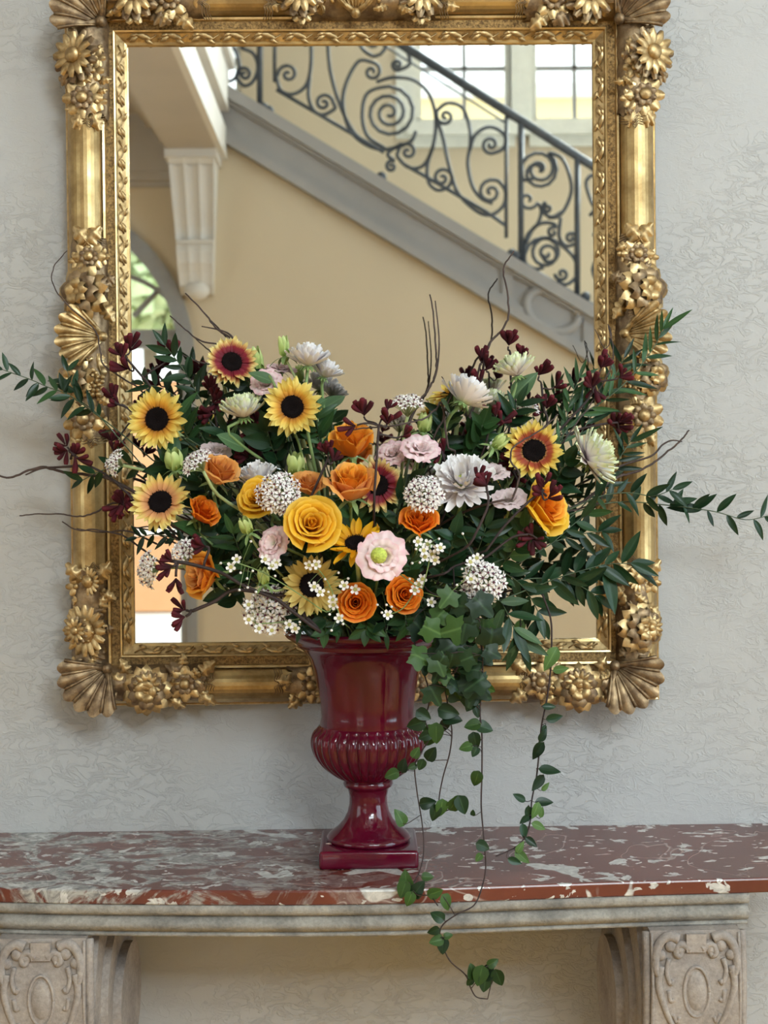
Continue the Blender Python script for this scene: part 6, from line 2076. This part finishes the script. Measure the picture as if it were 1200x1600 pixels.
for i, (x, y, w_) in enumerate(CORE):
    Y0 = depth(x, y) + .075
    lab = ('dark leafy filler spray ' if i % 3 else 'mid green leafy filler spray ') + w_.replace('left bare of flowers ', '')
    dx = (x - 575) * .14
    spray([(x + dx * .6, y - 26, Y0 - .03), (x, y + 12, Y0 - .01), (x - dx, y + 50, Y0 + .02)], lab, OVA if i % 2 else RUS, LV_D if i % 3 else LV_M, 48, 13, 58, name='leafy_filler', hi=1.0, alt=LV_G if i % 4 == 0 else LV_D)

# leaves that lap over the rim and hide the stem ends
for i, (x, y, tx_, ty_, w_) in enumerate(((478, 962, 470, 985, 'beside the broad drooping umbel'), (512, 958, 508, 992, 'under the ochre sunflower'), (540, 962, 532, 984, 'between ochre sunflower and deep orange rose'), (575, 968, 572, 990, 'under the deep orange rose'), (598, 962, 603, 995, 'between the two lowest roses'), (628, 960, 636, 985, 'under the rose beside the ivy'), (655, 950, 668, 975, 'next to the ivy bunch'), (455, 945, 440, 968, 'behind the broad drooping umbel'))):
    spray([(tx_, ty_ - 6, -.325), ((x + tx_) / 2, (y + ty_) / 2 - 10, -.32), (x, y - 18, -.29)], 'short leafy collar spray at the urn rim, ' + w_, OVA if i % 2 else RUS, LV_M if i % 2 else LV_D, 34, 9, 70, name='collar_spray', hi=1.0, alt=LV_D)

# ---- ivy
IVM = [IV_D, IV_D, IV_L]
rgi = random.Random(4)
mass = [(min(768, max(655, rgi.gauss(712, 32))), rgi.uniform(940, 1085), rgi.uniform(22, 42), rgi.uniform(190, 350)) for _ in range(72)]
for i, (x, lab) in enumerate(((690, 'ivy strand with dark lobed leaves bunched beside the urn lip'), (722, 'ivy strand with pale veined leaves in front of the frame bottom'), (752, 'ivy strand with lighter leaves at the outer side of the bunch'))):
    vine([(x - 40, 930, -.33 - .012 * i), (x - 8, 955, -.36 - .012 * i), (x, 1000, -.36 - .012 * i), (x + 2, 1050, -.35 - .012 * i), (x - 4, 1090, -.34 - .012 * i)], [m_ for j, m_ in enumerate(mass) if j % 3 == i], lab, IVY, IVM, reach=.06)
vine([(740, 985, -.33), (752, 1010, -.34), (754, 1050, -.34), (750, 1110, -.34), (753, 1150, -.34), (753, 1210, -.34), (752, 1260, -.35), (756, 1310, -.36), (759, 1355, -.39), (752, 1390, -.425), (740, 1415, -.452), (715, 1428, -.462), (692, 1445, -.462), (688, 1465, -.462), (702, 1500, -.46), (727, 1523, -.46), (736, 1545, -.46), (745, 1558, -.46), (762, 1561, -.46)],
     [(760, 1075, 26, 300), (742, 1070, 24, 200), (735, 1100, 24, 240), (745, 1112, 20, 290), (757, 1136, 26, 350), (738, 1133, 24, 190), (742, 1157, 24, 280), (728, 1167, 20, 190), (742, 1175, 16, 240), (744, 1217, 24, 250), (739, 1270, 10, 90), (755, 1322, 22, 340), (748, 1340, 14, 230), (698, 1410, 26, 300), (684, 1432, 22, 150), (678, 1455, 18, 200), (682, 1470, 22, 190), (692, 1478, 24, 265), (700, 1462, 14, 20), (738, 1518, 24, 100), (750, 1525, 30, 255), (762, 1518, 28, 60), (758, 1535, 30, 265), (779, 1528, 26, 290), (734, 1535, 14, 230), (770, 1505, 18, 30)],
     'longest ivy strand hanging over the slab edge in front of the stone ledge', HRT, [IV_L, IV_L, IV_D])
vine([(690, 1060, -.34), (698, 1090, -.34), (700, 1115, -.34), (706, 1140, -.34), (703, 1175, -.34), (692, 1215, -.335), (686, 1250, -.33), (690, 1268, -.33), (703, 1265, -.33)], [(700, 1112, 30, 350), (706, 1122, 28, 0), (694, 1135, 22, 260), (672, 1150, 34, 240), (682, 1145, 30, 270), (664, 1150, 20, 200), (674, 1178, 24, 60), (690, 1263, 26, 265), (680, 1270, 24, 260), (710, 1255, 26, 60), (722, 1258, 28, 290), (718, 1250, 20, 30)],
     'ivy strand ending in a cluster of heart leaves above the slab', HRT, [IV_L, IV_D])
vine([(668, 1070, -.35), (670, 1100, -.35), (664, 1125, -.345), (672, 1150, -.34), (655, 1180, -.33), (648, 1200, -.325), (652, 1240, -.32), (660, 1290, -.32), (662, 1330, -.33), (656, 1360, -.355), (645, 1385, -.38), (652, 1398, -.40), (672, 1400, -.42), (684, 1415, -.452)], [(662, 1117, 24, 330), (650, 1132, 28, 200), (612, 1210, 22, 200), (630, 1196, 22, 80), (650, 1176, 18, 60), (658, 1195, 18, 250), (644, 1198, 14, 200), (626, 1278, 26, 110), (668, 1255, 24, 10), (634, 1378, 30, 100), (630, 1390, 26, 250), (652, 1390, 28, 60), (668, 1370, 18, 0), (680, 1395, 24, 20), (640, 1405, 22, 250)],
     'ivy strand running down beside the urn foot to the slab edge', HRT, [IV_L, IV_D])
vine([(848, 930, -.25), (860, 965, -.25), (862, 1000, -.25), (860, 1050, -.25), (854, 1095, -.25), (846, 1135, -.25), (842, 1180, -.25), (838, 1215, -.25), (831, 1250, -.25), (829, 1280, -.26), (822, 1305, -.28), (808, 1322, -.30), (793, 1330, -.31), (775, 1338, -.32)],
     [(862, 1027, 42, 240), (875, 1046, 26, 10), (857, 1104, 22, 0), (865, 1122, 28, 10), (850, 1138, 14, 240), (841, 1172, 34, 235), (848, 1150, 24, 60), (857, 1204, 36, 350), (841, 1222, 32, 230), (852, 1230, 18, 40), (849, 1253, 30, 0), (812, 1247, 24, 150), (838, 1265, 28, 250), (825, 1270, 26, 270), (841, 1290, 26, 340), (818, 1298, 26, 280), (829, 1315, 24, 320), (815, 1338, 30, 320), (803, 1345, 24, 340), (820, 1280, 20, 220), (846, 1270, 18, 80), (812, 1325, 22, 60)],
     'separate leafy vine with pointed dark leaves hanging past the frame to the slab', OVA, [LV_D, LV_D, LV_L], .0013, 'leafy_vine')

finish_bouquet()
